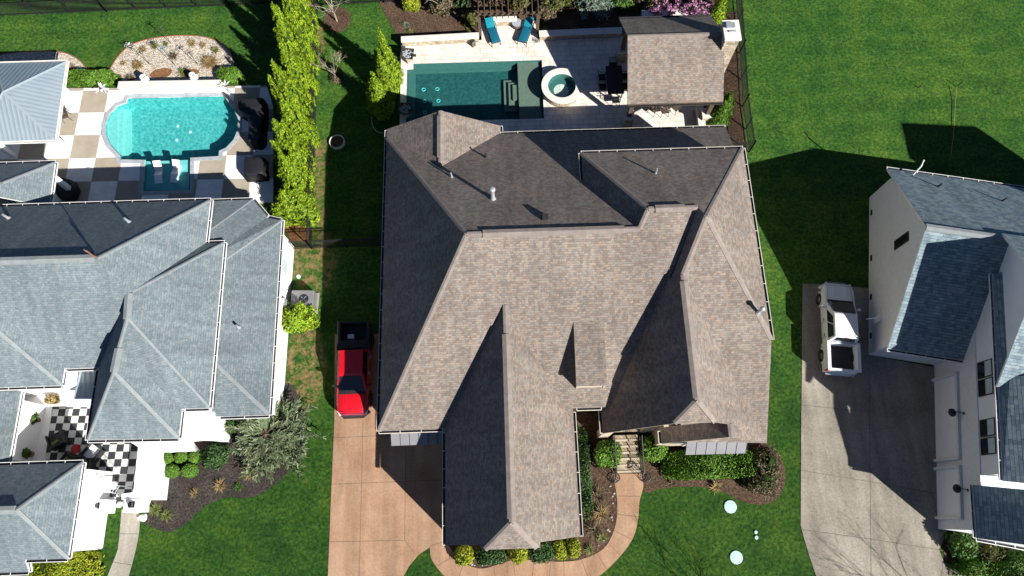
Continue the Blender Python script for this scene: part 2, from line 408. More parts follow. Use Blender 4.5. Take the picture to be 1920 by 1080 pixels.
M['glass'] = plain('dark_window_glass', (0.012, 0.016, 0.02), 0.06, 0.6, 0, 0.0)
M['blind'] = plain('window_blind', (0.42, 0.50, 0.52), 0.5)
M['rubber'] = plain('tyre_rubber', (0.014, 0.014, 0.014), 0.8)
M['rim'] = plain('alloy_rim', (0.4, 0.4, 0.41), 0.3, 0.5, 0.7)
M['chrome'] = plain('chrome', (0.7, 0.7, 0.72), 0.12, 0.5, 0.95)
def paint(name, col):
    t = NT(name); t.out(col, 0.28, 0.5); t.b.inputs['Coat Weight'].default_value = 0.7; t.b.inputs['Coat Roughness'].default_value = 0.05; return t.m
M['red'] = paint('red_truck_paint', (0.52, 0.006, 0.014)); M['whitepaint'] = paint('white_truck_paint', (0.66, 0.69, 0.72))
M['blackplastic'] = plain('black_plastic', (0.02, 0.02, 0.021), 0.5, 0.4)
M['lens'] = plain('headlight_lens', (0.6, 0.62, 0.65), 0.1, 0.6); M['redlens'] = plain('tail_lens', (0.35, 0.01, 0.012), 0.2, 0.5)
M['teal'] = plain('teal_cushion', (0.004, 0.10, 0.165), 0.85, 0.15, 0, 0.1, 8, 0.06)
M['tealhead'] = plain('bright_teal_cushion', (0.006, 0.175, 0.235), 0.85, 0.15, 0, 0.1, 8)
M['cover'] = plain('black_furniture_cover', (0.012, 0.012, 0.016), 0.6, 0.3, 0, 0.2, 3)
M['wicker'] = plain('taupe_wicker', (0.11, 0.085, 0.06), 0.8, 0.2, 0, 0.3, 20)
M['bark'] = plain('grey_brown_bark', (0.15, 0.115, 0.09), 0.9, 0.1, 0, 0.25, 8)
M['palebark'] = plain('pale_branch_bark', (0.27, 0.225, 0.185), 0.9, 0.1, 0, 0.25, 8)
M['terracotta'] = plain('terracotta_edge', (0.22, 0.10, 0.06), 0.85)
M['pot'] = plain('white_glazed_pot', (0.76, 0.77, 0.78), 0.3, 0.5)
M['mint'] = plain('mint_green_plastic', (0.40, 0.66, 0.55), 0.6, 0.3, 0, 0.1, 6)
M['arb'] = leaf('arborvitae_leaf', (0.065, 0.140, 0.005), (0.175, 0.285, 0.010), (0.33, 0.42, 0.024))
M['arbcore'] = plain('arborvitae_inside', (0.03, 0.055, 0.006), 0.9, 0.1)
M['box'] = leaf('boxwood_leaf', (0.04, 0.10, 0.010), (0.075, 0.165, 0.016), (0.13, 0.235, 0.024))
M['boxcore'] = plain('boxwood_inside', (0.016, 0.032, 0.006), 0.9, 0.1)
M['holly'] = leaf('dark_holly_leaf', (0.012, 0.038, 0.010), (0.026, 0.066, 0.016), (0.06, 0.115, 0.03))
M['gold'] = leaf('golden_shrub_leaf', (0.10, 0.145, 0.006), (0.185, 0.225, 0.010), (0.28, 0.29, 0.018))
M['juniper'] = leaf('juniper_needle', (0.045, 0.075, 0.032), (0.10, 0.135, 0.065), (0.19, 0.22, 0.125))
M['spruce'] = leaf('blue_spruce_needle', (0.075, 0.115, 0.085), (0.13, 0.185, 0.14), (0.21, 0.27, 0.21))
M['olive'] = leaf('olive_leaf', (0.04, 0.05, 0.012), (0.075, 0.085, 0.022), (0.13, 0.12, 0.035))
M['brownleaf'] = leaf('brown_twig_leaf', (0.05, 0.038, 0.022), (0.10, 0.076, 0.044), (0.18, 0.14, 0.085))
M['straw'] = leaf('dry_grass_blade', (0.16, 0.11, 0.045), (0.27, 0.19, 0.08), (0.38, 0.28, 0.13))
M['tuft'] = leaf('green_tuft_blade', (0.07, 0.10, 0.018), (0.13, 0.16, 0.04), (0.24, 0.25, 0.09))
M['redbud'] = leaf('pink_blossom', (0.22, 0.07, 0.18), (0.34, 0.14, 0.28), (0.48, 0.26, 0.40))
M['green'] = leaf('mid_green_leaf', (0.03, 0.075, 0.012), (0.055, 0.12, 0.018), (0.09, 0.17, 0.03))

def water_mat(name, tint, gloss=0.5, ripple=6.0, strength=0.10):
    t = NT(name); t.t.nodes.remove(t.b)
    o = t.t.nodes['Material Output']
    tr = t.n('ShaderNodeBsdfTransparent'); tr.inputs[0].default_value = (*tint, 1)
    gl = t.n('ShaderNodeBsdfGlossy'); gl.inputs['Roughness'].default_value = 0.03
    lw = t.n('ShaderNodeLayerWeight'); lw.inputs[0].default_value = 0.5
    fac = t.math('ADD', 0.02, t.math('MULTIPLY', t.math('POWER', lw.outputs['Facing'], 4.0), 0.5))
    bp = t.n('ShaderNodeBump'); bp.inputs['Strength'].default_value = strength; bp.inputs['Distance'].default_value = 0.1
    t.l(t.noise(t.pos(), ripple, 3, 0.5), bp.inputs['Height']); t.l(bp.outputs[0], gl.inputs['Normal'])
    mx = t.n('ShaderNodeMixShader'); t.l(fac, mx.inputs[0]); t.l(tr.outputs[0], mx.inputs[1]); t.l(gl.outputs[0], mx.inputs[2])
    t.l(mx.outputs[0], o.inputs[0]); return t.m
M['water'] = water_mat('clear_pool_water', (0.84, 0.95, 0.94))
M['water2'] = water_mat('bright_pool_water', (0.80, 0.985, 0.985), ripple=4, strength=0.4)
def pebble_caustic(name, a, b, sc=6):  # mottled plaster; the pattern also carries painted ripple light for the aqua pool
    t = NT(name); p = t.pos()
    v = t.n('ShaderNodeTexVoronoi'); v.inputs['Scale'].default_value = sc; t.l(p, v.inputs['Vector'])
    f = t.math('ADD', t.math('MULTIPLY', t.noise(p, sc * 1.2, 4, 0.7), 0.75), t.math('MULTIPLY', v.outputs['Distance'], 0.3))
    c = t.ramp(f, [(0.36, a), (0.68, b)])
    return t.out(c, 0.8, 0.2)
M['deepteal'] = pebble_caustic('deep_teal_plaster', (0.008, 0.058, 0.060), (0.022, 0.105, 0.105), 5)
M['shelf'] = pebble_caustic('grey_green_plaster', (0.115, 0.145, 0.115), (0.15, 0.18, 0.145), 6)
M['aqua'] = pebble_caustic('aqua_plaster_caustic', (0.022, 0.245, 0.26), (0.115, 0.42, 0.41), 4.5)  # bright mottle imitates caustics from the ripples, painted into the floor colour
M['aquashelf'] = pebble_caustic('pale_aqua_plaster', (0.16, 0.44, 0.43), (0.22, 0.52, 0.50), 4)
M['coping'] = plain('blue_grey_coping', (0.30, 0.33, 0.36), 0.7, 0.3, 0, 0.18, 3, 0.06)
M['ring'] = plain('cyan_ring_plastic', (0.15, 0.85, 0.82), 0.5)
def checker(name, a, b, size, ox, oy, rot, c3=None):
    t = NT(name); p = t.pos()
    mp = t.n('ShaderNodeMapping'); t.l(p, mp.inputs[0]); mp.inputs['Rotation'].default_value = (0, 0, rot); mp.inputs['Location'].default_value = (ox, oy, 0.013)
    ck = t.n('ShaderNodeTexChecker'); t.l(mp.outputs[0], ck.inputs[0]); ck.inputs['Scale'].default_value = 1 / size
    ck.inputs[1].default_value = (*a, 1); ck.inputs[2].default_value = (*b, 1)
    c = ck.outputs[0]
    # grooves
    sx = t.n('ShaderNodeSeparateXYZ'); t.l(mp.outputs[0], sx.inputs[0])
    g = None
    for i in (0, 1):
        f = t.math('FRACT', t.math('DIVIDE', sx.outputs[i], size)); e = t.math('LESS_THAN', f, 0.02 if size > 1 else 0.04)
        g = e if g is None else t.math('MAXIMUM', g, e)
    c = t.mix(1.0, c, t.ramp(t.noise(p, 1.6, 5, 0.65), [(0.3, (0.86,) * 3), (0.7, (1.08,) * 3)]), 'MULTIPLY')
    c = t.mix(t.math('MULTIPLY', g, 0.4), c, (0.2, 0.2, 0.2))
    return t.out(c, 0.75, 0.25)

# ------------------------------------------------------------------ ground, lawns, drives, beds
PZ = 0.30      # raised pool patio
LZ = 0.12      # neighbour's pool deck
pool_px = [(775, 119), (1016, 112), (1020, 222), (761, 229), (763, 130), (775, 129.5)]
POOL = pxs(pool_px, PZ)
lp_top = [(240, 184), (418, 180)]
lp = ([(240, 184), (418, 180), (424, 186)] + [(437, 203), (446, 222), (446, 243), (438, 262), (424, 277), (411, 283)] +
      [(410, 293), (357, 296), (356, 356), (268, 359), (272, 300), (226, 299), (224, 290)] +
      [(206, 271), (198, 252), (198, 233), (206, 214), (220, 199), (237, 193)])
LPOOL = pxs(lp, LZ)
def bbox(poly, g=0.0):
    xs = [p[0] for p in poly]; ys = [p[1] for p in poly]
    return [(min(xs) - g, min(ys) - g), (max(xs) + g, min(ys) - g), (max(xs) + g, max(ys) + g), (min(xs) - g, max(ys) + g)]
bm = NB()
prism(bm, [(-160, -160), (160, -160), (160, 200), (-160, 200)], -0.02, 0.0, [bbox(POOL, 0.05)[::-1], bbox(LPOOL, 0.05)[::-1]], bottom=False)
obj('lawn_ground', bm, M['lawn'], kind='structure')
def sheet(name, pts, z, mat, joints=(), jm='joint', jw=0.028, holes=()):
    bm = NB(); prism(bm, pts, -0.06, z, holes, bottom=False)
    for a, b in joints:
        a = Vector((a[0], a[1], 0)); b = Vector((b[0], b[1], 0)); d = (b - a).normalized(); s = Vector((-d.y, d.x, 0)) * jw / 2
        f = bm.faces.new([bm.verts.new((p.x, p.y, z + 0.004)) for p in (a + s, a - s, b - s, b + s)]); f.material_index = 1
        if f.normal.z < 0: f.normal_flip()
    for f in bm.faces:
        f.normal_update()
        if f.material_index == 1 and f.normal.z < 0: f.normal_flip()
    return obj(name, bm, [mat, M[jm]], kind='structure')
# main drive
drv = pxs([(628, 628), (712, 626), (735, 800), (860, 800), (860, 1015), (836, 1022), (806, 1026), (785, 1040), (768, 1060), (754, 1085), (735, 1130), (610, 1130), (615, 1078), (622, 905), (627, 790)])
J = [((623, 908), (852, 899)), ((617, 1016), (760, 1013)), ((681, 790), (673, 1110)), ((761, 836), (759, 1013)), ((626, 821), (735, 816)), ((759, 1013), (779, 1040)), ((806, 1024), (832, 1015))]
sheet('driveway', drv, 0.03, M['tan'], [(xy(*a), xy(*b)) for a, b in J])
wl_out = curve(pxs([(806, 1026), (808, 1045), (818, 1062), (836, 1082), (865, 1100), (920, 1112), (1000, 1110), (1075, 1100), (1120, 1082), (1160, 1046), (1186, 1010), (1196, 975), (1199, 940), (1206, 912), (1203, 888)]), 4)
wl_in = curve(pxs([(1150, 888), (1152, 905), (1156, 930), (1157, 965), (1149, 1000), (1130, 1030), (1092, 1048), (1055, 1053), (1010, 1051), (965, 1050), (935, 1058), (905, 1066), (878, 1060), (857, 1046), (846, 1030), (838, 1018)]), 4)
WJ = [((1159, 930), (1200, 931)), ((1155, 964), (1197, 969)), ((1150, 994), (1184, 1011)), ((1143, 1021), (1163, 1041)), ((1119, 1038), (1137, 1066)), ((1090, 1049), (1103, 1084)), ((1057, 1054), (1058, 1094)), ((1033, 1053), (1028, 1100)), ((1001, 1052), (996, 1105)), ((962, 1052), (970, 1105)), ((926, 1062), (932, 1105)), ((895, 1066), (893, 1102)), ((868, 1060), (858, 1090)), ((849, 1044), (820, 1061))]
sheet('walkway', wl_out + wl_in, 0.034, M['tan'], [(xy(*a), xy(*b)) for a, b in WJ])
# right drive
rd = pxs([(1505, 532), (1560, 534), (1640, 542), (1650, 670), (1760, 690), (1775, 1000), (1760, 1030), (1770, 1055), (1800, 1068), (1850, 1085), (1980, 1110), (1980, 1200), (1560, 1200), (1530, 1080), (1518, 1045), (1506, 1005), (1501, 985), (1502, 800)])
RJ = [((1629, 690), (1634, 1190)), ((1502, 882), (1630, 903)), ((1630, 903), (1760, 926)), ((1504, 993), (1634, 1011)), ((1634, 1011), (1768, 1032)), ((1768, 1050), (1762, 1100)), ((1503, 760), (1630, 772)), ((1790, 1066), (1789, 1110))]
sheet('neighbour_driveway', rd, 0.03, M['aggregate'], [(xy(*a), xy(*b)) for a, b in RJ], 'joint2', 0.03)
# left garden path
lpth = curve(pxs([(228, 955), (226, 985), (221, 1030), (210, 1060), (196, 1095)]), 5) + curve(pxs([(235, 1100), (247, 1060), (257, 1020), (262, 985), (262, 955)]), 5)
sheet('garden_path', lpth, 0.03, M['path'], [(xy(222, 1001), xy(259, 1001)), (xy(212, 1054), xy(248, 1059))], 'joint2', 0.03)
# mulch
sheet('mulch_bed', pxs([(712, 8), (748, 74), (1350, 52), (1340, 20), (1372, -10), (1372, -90), (700, -90)]), 0.02, M['mulch'])
sheet('mulch_strip', pxs([(1330, 30), (1382, 20), (1386, 100), (1392, 200), (1400, 285), (1330, 290), (1310, 240), (1330, 150)]), 0.024, M['mulch'])
sheet('mulch_bed', pxs([(1070, 770), (1150, 780), (1152, 905), (1158, 965), (1150, 1000), (1131, 1030), (1092, 1049), (1000, 1053), (950, 1056), (905, 1067), (876, 1060), (850, 1040), (836, 1010), (1060, 1000)]), 0.018, M['mulch'])
sheet('mulch_bed', curve(pxs([(1200, 830), (1204, 890), (1209, 924), (1245, 915), (1305, 913), (1350, 920), (1385, 938), (1420, 946), (1450, 940), (1468, 918), (1472, 885), (1462, 856), (1444, 838), (1425, 815)]), 4) + pxs([(1300, 790)]), 0.022, M['mulch'])
sheet('mulch_bed', curve(pxs([(300, 830), (430, 790), (530, 720), (560, 745), (572, 800), (570, 850), (545, 880), (520, 905), (480, 930), (450, 934), (425, 932), (392, 945), (368, 962), (345, 985), (320, 997), (295, 992), (268, 980)]), 4) + pxs([(262, 960), (290, 930)]), 0.02, M['darkmulch'])
sheet('mulch_ring', curve([(at(632, 37).x + 1.02 * math.cos(a), at(632, 37).y + 1.15 * math.sin(a)) for a in [k * math.pi / 8 for k in range(16)]], 2, True), 0.02, M['mulch'])
sheet('bare_soil', pxs([(500, 380), (560, 400), (588, 430), (575, 455), (545, 452), (528, 425)]), 0.014, M['soil'])
sheet('mulch_bed', pxs([(1762, 1000), (1850, 990), (1990, 1030), (1990, 1100), (1850, 1082), (1800, 1066), (1772, 1050)]), 0.02, M['mulch'])
# neighbour's gravel beds
gv = curve(pxs([(222, 162), (228, 150), (226, 141), (206, 136), (214, 118), (224, 104), (243, 87), (270, 76), (310, 69), (350, 67), (385, 70), (412, 80), (430, 95), (436, 110), (438, 130), (418, 138), (412, 150), (412, 162)]), 4)
sheet('gravel_bed', gv, 0.024, M['gravel'])
gv2 = curve(pxs([(-40, 115), (0, 103), (50, 97), (108, 97), (140, 107), (160, 125), (164, 136), (120, 142)]), 4) + pxs([(60, 140), (-40, 140)])
sheet('gravel_bed', gv2, 0.024, M['gravel'])
bm = NB()
for poly in (gv[6:60], gv2[:26]):
    tube(bm, [(p[0], p[1], 0.03) for p in poly], 0.045, 6)
tag(obj('bed_edging', bm, M['terracotta']), 'thin brown edging strip curving around the pale gravel beds', 'edging')
# patio
yN = at(900, 75, PZ).y; yR = at(950, 40, PZ).y; xWp = at(751, 150, PZ).x; xEp = at(1322, 230, PZ).x
xr0 = at(903, 70, PZ).x; xr1 = at(1008, 62, PZ).x
bm = NB()
prism(bm, [(xWp, 21.5), (xEp, 21.5), (xEp, yN), (xr1, yN), (xr1, yR), (xr0, yR), (xr0, yN), (xWp, yN)], -0.3, PZ, [POOL[::-1]], bottom=False)
obj('pool_patio', fixn(bm), M['travertine'], kind='structure')
# neighbour deck, checkered
dk = pxs([(-120, 165), (236, 165), (500, 160), (512, 200), (512, 380), (-120, 400)], LZ)
p0 = at(208, 349, LZ)
M['deck'] = checker('white_beige_deck_squares', (0.76, 0.75, 0.73), (0.33, 0.29, 0.23), 1.82, 26.92 + 1.82, -22.26, R_(0.8))
M['court'] = checker('black_white_court_tiles', (0.62, 0.62, 0.60), (0.035, 0.038, 0.042), 0.44, 0, 0, R_(1.0))
bm = NB(); prism(bm, dk, -0.2, LZ, [LPOOL[::-1]], bottom=False)
obj('pool_deck', fixn(bm), M['deck'], kind='structure')
ct = pxs([(97, 762), (330, 762), (330, 830), (268, 855), (258, 940), (195, 945), (72, 930)], 0.03)
bm = NB(); prism(bm, pxs([(40, 700), (200, 700), (200, 763), (98, 763), (74, 930), (20, 930)], 0.1), -0.1, 0.10, bottom=False); obj('terrace', bm, M['white'], kind='structure')
bm = NB(); prism(bm, ct, -0.1, 0.05, bottom=False)
obj('courtyard_paving', fixn(bm), M['court'], kind='structure')

# ------------------------------------------------------------------ swimming pools
def pool(label, poly, z_top, z_floor, z_water, m_wall, m_floor, m_water):
    c = Vector((sum(p[0] for p in poly) / len(poly), sum(p[1] for p in poly) / len(poly), 0))
    t = thing('swimming_pool', label, 'pool', (c.x, c.y, 0))
    loc = [(x - c.x, y - c.y) for x, y in poly]; ins = offset(loc, -0.012)
    bm = NB(); n = len(ins)
    lo = [bm.verts.new((x, y, z_floor)) for x, y in ins]; hi = [bm.verts.new((x, y, z_top - 0.02)) for x, y in ins]
    for i in range(n):
        bm.faces.new((lo[i], lo[(i + 1) % n], hi[(i + 1) % n], hi[i])).material_index = 0
    for tr in tessellate_polygon([[Vector((x, y, 0)) for x, y in ins]]):
        bm.faces.new([lo[i] for i in tr]).material_index = 1
    obj('basin', fixn(bm), [m_wall, m_floor], t)
    bm = NB(); sh = offset(loc, -0.02); vs = [bm.verts.new((x, y, z_water)) for x, y in sh]
    for tr in tessellate_polygon([[Vector((x, y, 0)) for x, y in sh]]):
        f = bm.faces.new([vs[i] for i in tr]); f.normal_update()
        if f.normal.z < 0: f.normal_flip()
    obj('water', bm, m_water, t)
    return t, c
M['pooltile'] = pebble_caustic('teal_pool_tile', (0.035, 0.115, 0.11), (0.055, 0.15, 0.14), 7)
mp_, mc = pool('deep teal rectangular swimming pool set in the pale travertine patio', POOL, PZ, -0.60, 0.22, M['pooltile'], M['deepteal'], M['water'])
def lbox(parent, c, name, px0, px1, z0, z1, mat, zp):
    a = at(px0[0], px0[1], zp); b = at(px1[0], px1[1], zp)
    bm = NB(); box(bm, ((a.x + b.x) / 2 - c.x, (a.y + b.y) / 2 - c.y, (z0 + z1) / 2), (abs(a.x - b.x), abs(a.y - b.y), z1 - z0))
    return obj(name, bm, mat, parent)
lbox(mp_, mc, 'sun_shelf', (970, 114.5), (1017, 220.5), -0.59, 0.06, M['shelf'], 0.1)
lbox(mp_, mc, 'bench', (777, 120), (966, 124), -0.59, -0.35, M['pooltile'], 0.0)
lbox(mp_, mc, 'bench', (765, 132), (776, 228), -0.59, -0.15, M['pooltile'], 0.0)
lbox(mp_, mc, 'step', (944, 151), (972, 208), -0.59, -0.40, M['shelf'], -0.4)
lbox(mp_, mc, 'step', (953, 155), (972, 198), -0.59, -0.22, M['shelf'], -0.2)
lbox(mp_, mc, 'step', (961, 160), (972, 188), -0.59, -0.06, M['shelf'], -0.1)
for px, py in ((794, 168), (820, 167), (796, 190), (822, 189), (797, 211)):
    p = at(px, py, -0.58); bm = NB(); torus(bm, (p.x - mc.x, p.y - mc.y, -0.575), 0.125, 0.02)
    obj('floor_ring', bm, M['ring'], mp_, True)
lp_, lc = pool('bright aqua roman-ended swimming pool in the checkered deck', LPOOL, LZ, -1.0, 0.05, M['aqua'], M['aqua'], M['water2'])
def lpoly(parent, c, name, pxl, zp, z0, z1, mat):
    bm = NB(); prism(bm, [(x - c.x, y - c.y) for x, y in pxs(pxl, zp)], z0, z1); return obj(name, fixn(bm), mat, parent)
lpoly(lp_, lc, 'tanning_ledge', [(272, 302), (354, 299), (354, 355), (269, 357)], -0.1, -0.99, -0.16, M['aquashelf'])
lpoly(lp_, lc, 'step', [(238, 196), (238, 298), (227, 298), (225, 290), (207, 271), (199, 252), (199, 233), (207, 214), (221, 200)], -0.3, -0.99, -0.45, M['aquashelf'])
lpoly(lp_, lc, 'step', [(230, 199), (228, 292), (225, 289), (208, 271), (200, 252), (200, 233), (208, 214), (221, 201)], -0.2, -0.99, -0.22, M['aquashelf'])
lpoly(lp_, lc, 'step', [(221, 204), (219, 283), (208, 271), (200, 252), (200, 233), (208, 215)], -0.1, -0.99, -0.08, M['aquashelf'])
bm = NB(); o1 = offset(LPOOL, 0.28); o0 = offset(LPOOL, 0.004)
prism(bm, [(x - lc.x, y - lc.y) for x, y in o1], LZ - 0.02, LZ + 0.035, [[(x - lc.x, y - lc.y) for x, y in o0][::-1]])
obj('coping', fixn(bm), M['coping'], lp_)
for px, py in ((333, 236), (356, 247), (331, 262)):
    p = at(px, py, -0.95); bm = NB(); lathe(bm, [(0.0, 0.03), (0.09, 0.02), (0.1, 0.0)], (p.x - lc.x, p.y - lc.y, -0.99), 14); obj('floor_fitting', bm, M['pot'], lp_)
# spa
sp_ = at(1053.5, 161, 0.9); T = thing('hot_tub', 'round raised hot tub with wide white rim beside the teal pool', 'hot tub', (sp_.x, sp_.y, PZ - 0.05))
bm = NB(); lathe(bm, [(0.98, 0.62), (0.98, 0.70), (1.44, 0.70), (1.44, 0.58)], n=48); lathe(bm, [(1.44, 0.58), (0.98, 0.58)], n=48); obj('rim', bm, M['limestone'], T)
bm = NB(); lathe(bm, [(1.36, 0.0), (1.36, 0.585)], n=48); obj('outer_wall', bm, M['stone'], T)
bm = NB(); lathe(bm, [(0.975, 0.66), (0.97, 0.12), (0.55, 0.12), (0.55, -0.22), (0.0, -0.22)], n=40); obj('basin', fixn(bm), M['pooltile'], T)
for f in (-1, 1):
    bm = NB(); box(bm, (f * 0.16 - 0.05, -0.08, -0.20), (0.17, 0.6, 0.05)); obj('floor_drain', bm, M['ring'], T)
bm = NB(); lathe(bm, [(0.0, 0.50), (0.968, 0.50)], n=40); obj('water', bm, M['water'], T)
# patio walls
def low_wall(label, a, b, z0, z1, depth, cap=0.06, m_body='stone', cat='wall'):
    a = Vector((a[0], a[1], 0)); b = Vector((b[0], b[1], 0)); d = b - a; L = d.length; rz = math.atan2(d.y, d.x); mid = (a + b) / 2
    t = thing('garden_wall', label, cat, (mid.x, mid.y, 0), rz)
    bm = NB(); box(bm, (0, 0, (z0 + z1 - cap) / 2), (L, depth, z1 - cap - z0)); obj('wall_body', bm, M[m_body], t)
    bm = NB(); box(bm, (0, 0, z1 - cap / 2), (L + 0.08, depth + 0.08, cap)); obj('wall_cap', bm, M['limestone'], t)
    return t
wz = 0.85
low_wall('white capped low stone wall along the patio, left of the pergola', at(753, 73.5, wz), at(897, 66, wz), 0.0, wz, 0.42)
low_wall('white capped low stone wall between the pergola and the pavilion', at(1012, 62.5, wz), at(1166, 56, wz), 0.0, wz, 0.42)
low_wall('short white capped wall behind the two teal loungers', at(926, 36, wz), at(968, 34.5, wz), 0.0, wz, 0.36)
low_wall('low white capped wall at the right end of the patio beside clipped cypress', at(1318, 245, 1.0), at(1312, 195, 1.0), 0.0, 1.0, 0.40)
low_wall('pale capped wall standing behind the pavilion roof', at(1205, 26, 1.5), at(1287, 24, 1.5), 0.0, 1.5, 0.55)
p, q = at(222, 159, 0.85), at(412, 156, 0.85)
t = low_wall('grey capped raised wall between gravel bed and aqua pool', p, q, 0.0, 0.85, 0.5, 0.07, 'white')

# ------------------------------------------------------------------ main house
def capstrip(bm, p, q, w=0.26, h=0.016, ext=0.0, mi=0):
    p = Vector(p); q = Vector(q); d = (q - p).normalized(); p = p - d * ext; q = q + d * ext
    s = d.cross(Vector((0, 0, 1))).normalized(); u = s.cross(d).normalized()
    L = []
    for e in (p, q):
        L.append([bm.verts.new(e + s * a + u * b) for a, b in ((-w / 2, -0.10), (-w / 2, -0.012), (0, h), (w / 2, -0.012), (w / 2, -0.10))])
    for i in range(5):
        bm.faces.new((L[0][i], L[0][(i + 1) % 5], L[1][(i + 1) % 5], L[1][i])).material_index = mi
    bm.faces.new(L[0][::-1]); bm.faces.new(L[1])
def ridgevent(bm, p, q, w=0.42, h=0.06):
    capstrip(bm, p, q, w, h)
def gutter(bm, p, q, out, w=0.13, h=0.12, ticks=True, m_in=1):
    """open trough along p-q, pushed outward by the vector out; mi 0 lip, 1 inside"""
    p = Vector(p); q = Vector(q); o = Vector((out[0], out[1], 0)).normalized(); d = q - p; L = d.length; d.normalize()
    def q4(a, b, c, e, mi): 
        f = bm.faces.new([bm.verts.new(v) for v in (a, b, c, e)]); f.material_index = mi
    lo = Vector((0, 0, -h)); up = Vector((0, 0, -0.03))
    o0 = o * 0.004; o1 = o * w; o2 = o * (w + 0.03)
    q4(p + o0 + lo, q + o0 + lo, q + o1 + lo, p + o1 + lo, m_in)       # trough floor
    q4(p + o1 + lo, q + o1 + lo, q + o1 + up, p + o1 + up, m_in)
    q4(p + o1 + up, q + o1 + up, q + o2 + up, p + o2 + up, 0)          # lip
    q4(p + o2 + up, q + o2 + up, q + o2 + lo, p + o2 + lo, 0)
    if ticks:
        n = max(1, int(L / 0.95))
        for i in range(n + 1):
            c = p + d * (L * i / n)
            q4(c + o0 + up - d * 0.018, c + o0 + up + d * 0.018, c + o2 + up * 0.8 + d * 0.018, c + o2 + up * 0.8 - d * 0.018, 0)
SP = lambda y: 1.5666 + 0.57 * y
NP = lambda y: 9.52 - 0.585 * (y - 13.97)
house = thing('brown_roof_house', 'large house with steep brown shingle roof of many gables and hips', 'house', (0, 0, 0))
bm = NB()
apex = (-2.09, 13.97, 9.52); rE = (6.96, 13.97, 9.52)
SW = (-7.4, 4.62, 4.2); NW = (-7.4, 22.95, NP(22.95)); pk = (10.25, 14.18, 10.39); CrW = (7.4, 14.85, 10.03); C1 = (9.97, 14.85, 10.03)
dN = (9.1, 11.56, 8.9); cNW = (4.47, 19.78, 7.2); cNE = (13.86, 19.78, 7.2); hc = (13.87, 8.4, 7.1)
slab(bm, [SW, (3.3, 4.62, 4.2), (3.3, 5.46, SP(5.46)), (8.5, 5.46, SP(5.46)), (8.5, 11.5, SP(11.5)), C1, CrW, rE, apex])
slab(bm, [SW, apex, NW])
slab(bm, [NW, apex, rE, (13.9, 19.0, NP(19.0)), (14.08, 22.95, NP(22.95))])
slab(bm, [(-7.43, 23.56, 4.2), (-3.8, 23.56, 6.16), (-3.8, 19.55, 6.16), (-7.43, 22.4, 4.2)])       # small rear gable
slab(bm, [(-3.8, 23.56, 6.16), (-0.19, 23.56, 4.2), (-0.19, 22.4, 4.2), (-3.8, 19.55, 6.16)])
slab(bm, [cNW, (4.47, 17.94, 7.2), rE, CrW]); slab(bm, [cNW, CrW, C1, pk, cNE])
slab(bm, [cNE, pk, hc])
slab(bm, [pk, dN, (9.1, 3.5, 4.29), (13.88, 3.29, 4.18), hc])
slab(bm, [pk, C1, (8.45, 11.2, 8.05), (9.1, 11.2, 8.895), dN])
slab(bm, [(4.95, 4.08, 4.2), (8.11, 4.08, 7.78), (9.1, 5.05, 8.9), (9.1, 11.6, 8.9), (7.0, 11.6, 6.52), (4.95, 8.0, 4.2)])
slab(bm, [(9.1, 5.05, 8.9), (10.15, 4.08, 7.82), (11.2, 4.08, 6.76), (11.2, 3.42, 6.76), (13.8, 3.36, 4.2), (13.8, 3.7, 4.2), (9.1, 11.6, 8.9)])
slab(bm, [(8.11, 4.08, 7.78), (10.15, 4.08, 7.82), (9.1, 5.05, 8.9)])
slab(bm, [(11.2, 4.3, 6.76), (8.13, 4.3, 4.2), (8.13, 3.42, 4.2), (11.2, 3.42, 6.76)])
slab(bm, [(-3.75, -1.42, 4.2), (-1.75, -1.42, 6.14), (-1.75, -1.62, 6.14), (-1.58, -1.62, 6.3), (-0.2, -0.35, 7.65), (-0.2, 10.7, 7.65), (-3.75, 8.0, 4.2)])
slab(bm, [(3.37, -1.22, 4.2), (3.37, 8.0, 4.2), (-0.2, 10.7, 7.65), (-0.2, -0.35, 7.65), (1.0, -1.62, 6.49), (1.17, -1.62, 6.33), (1.17, -1.35, 6.33)])
slab(bm, [(-1.58, -1.62, 6.3), (1.0, -1.62, 6.49), (-0.2, -0.35, 7.65)])
obj('roof', bm, [M['shingle'], M['fascia']], house)
bm = NB()
for a, b in ((apex, SW), (apex, NW), ((4.47, 19.78, 7.2), CrW), (pk, cNE), (pk, hc), (pk, dN), ((9.1, 5.05, 8.9), (8.11, 4.08, 7.78)), ((9.1, 5.05, 8.9), (10.15, 4.08, 7.82)),
             ((-0.2, -0.35, 7.65), (-1.58, -1.62, 6.3)), ((-0.2, -0.35, 7.65), (1.0, -1.62, 6.49)), (apex, rE), (CrW, C1), (rE, CrW), ((9.1, 5.05, 8.9), dN), ((-0.2, -0.35, 7.65), (-0.2, 10.6, 7.65)), ((-3.8, 23.56, 6.16), (-3.8, 19.9, 6.16)), ((11.2, 3.42, 6.76), (11.2, 4.08, 6.76))):
    capstrip(bm, a, b)
obj('ridge_cap', bm, M['ridgecap'], house)
for a, b in (((-1.25, 13.97, 9.53), (6.15, 13.97, 9.53)), ((7.75, 14.85, 10.04), (9.3, 14.85, 10.04)), ((9.1, 5.15, 8.91), (9.1, 11.2, 8.91)), ((-0.2, -0.2, 7.66), (-0.2, 9.0, 7.66)), ((-3.8, 23.2, 6.17), (-3.8, 20.4, 6.17))):
    bm = NB(); ridgevent(bm, a, b); obj('ridge_vent', bm, M['ridgecap'], house)
bm = NB()
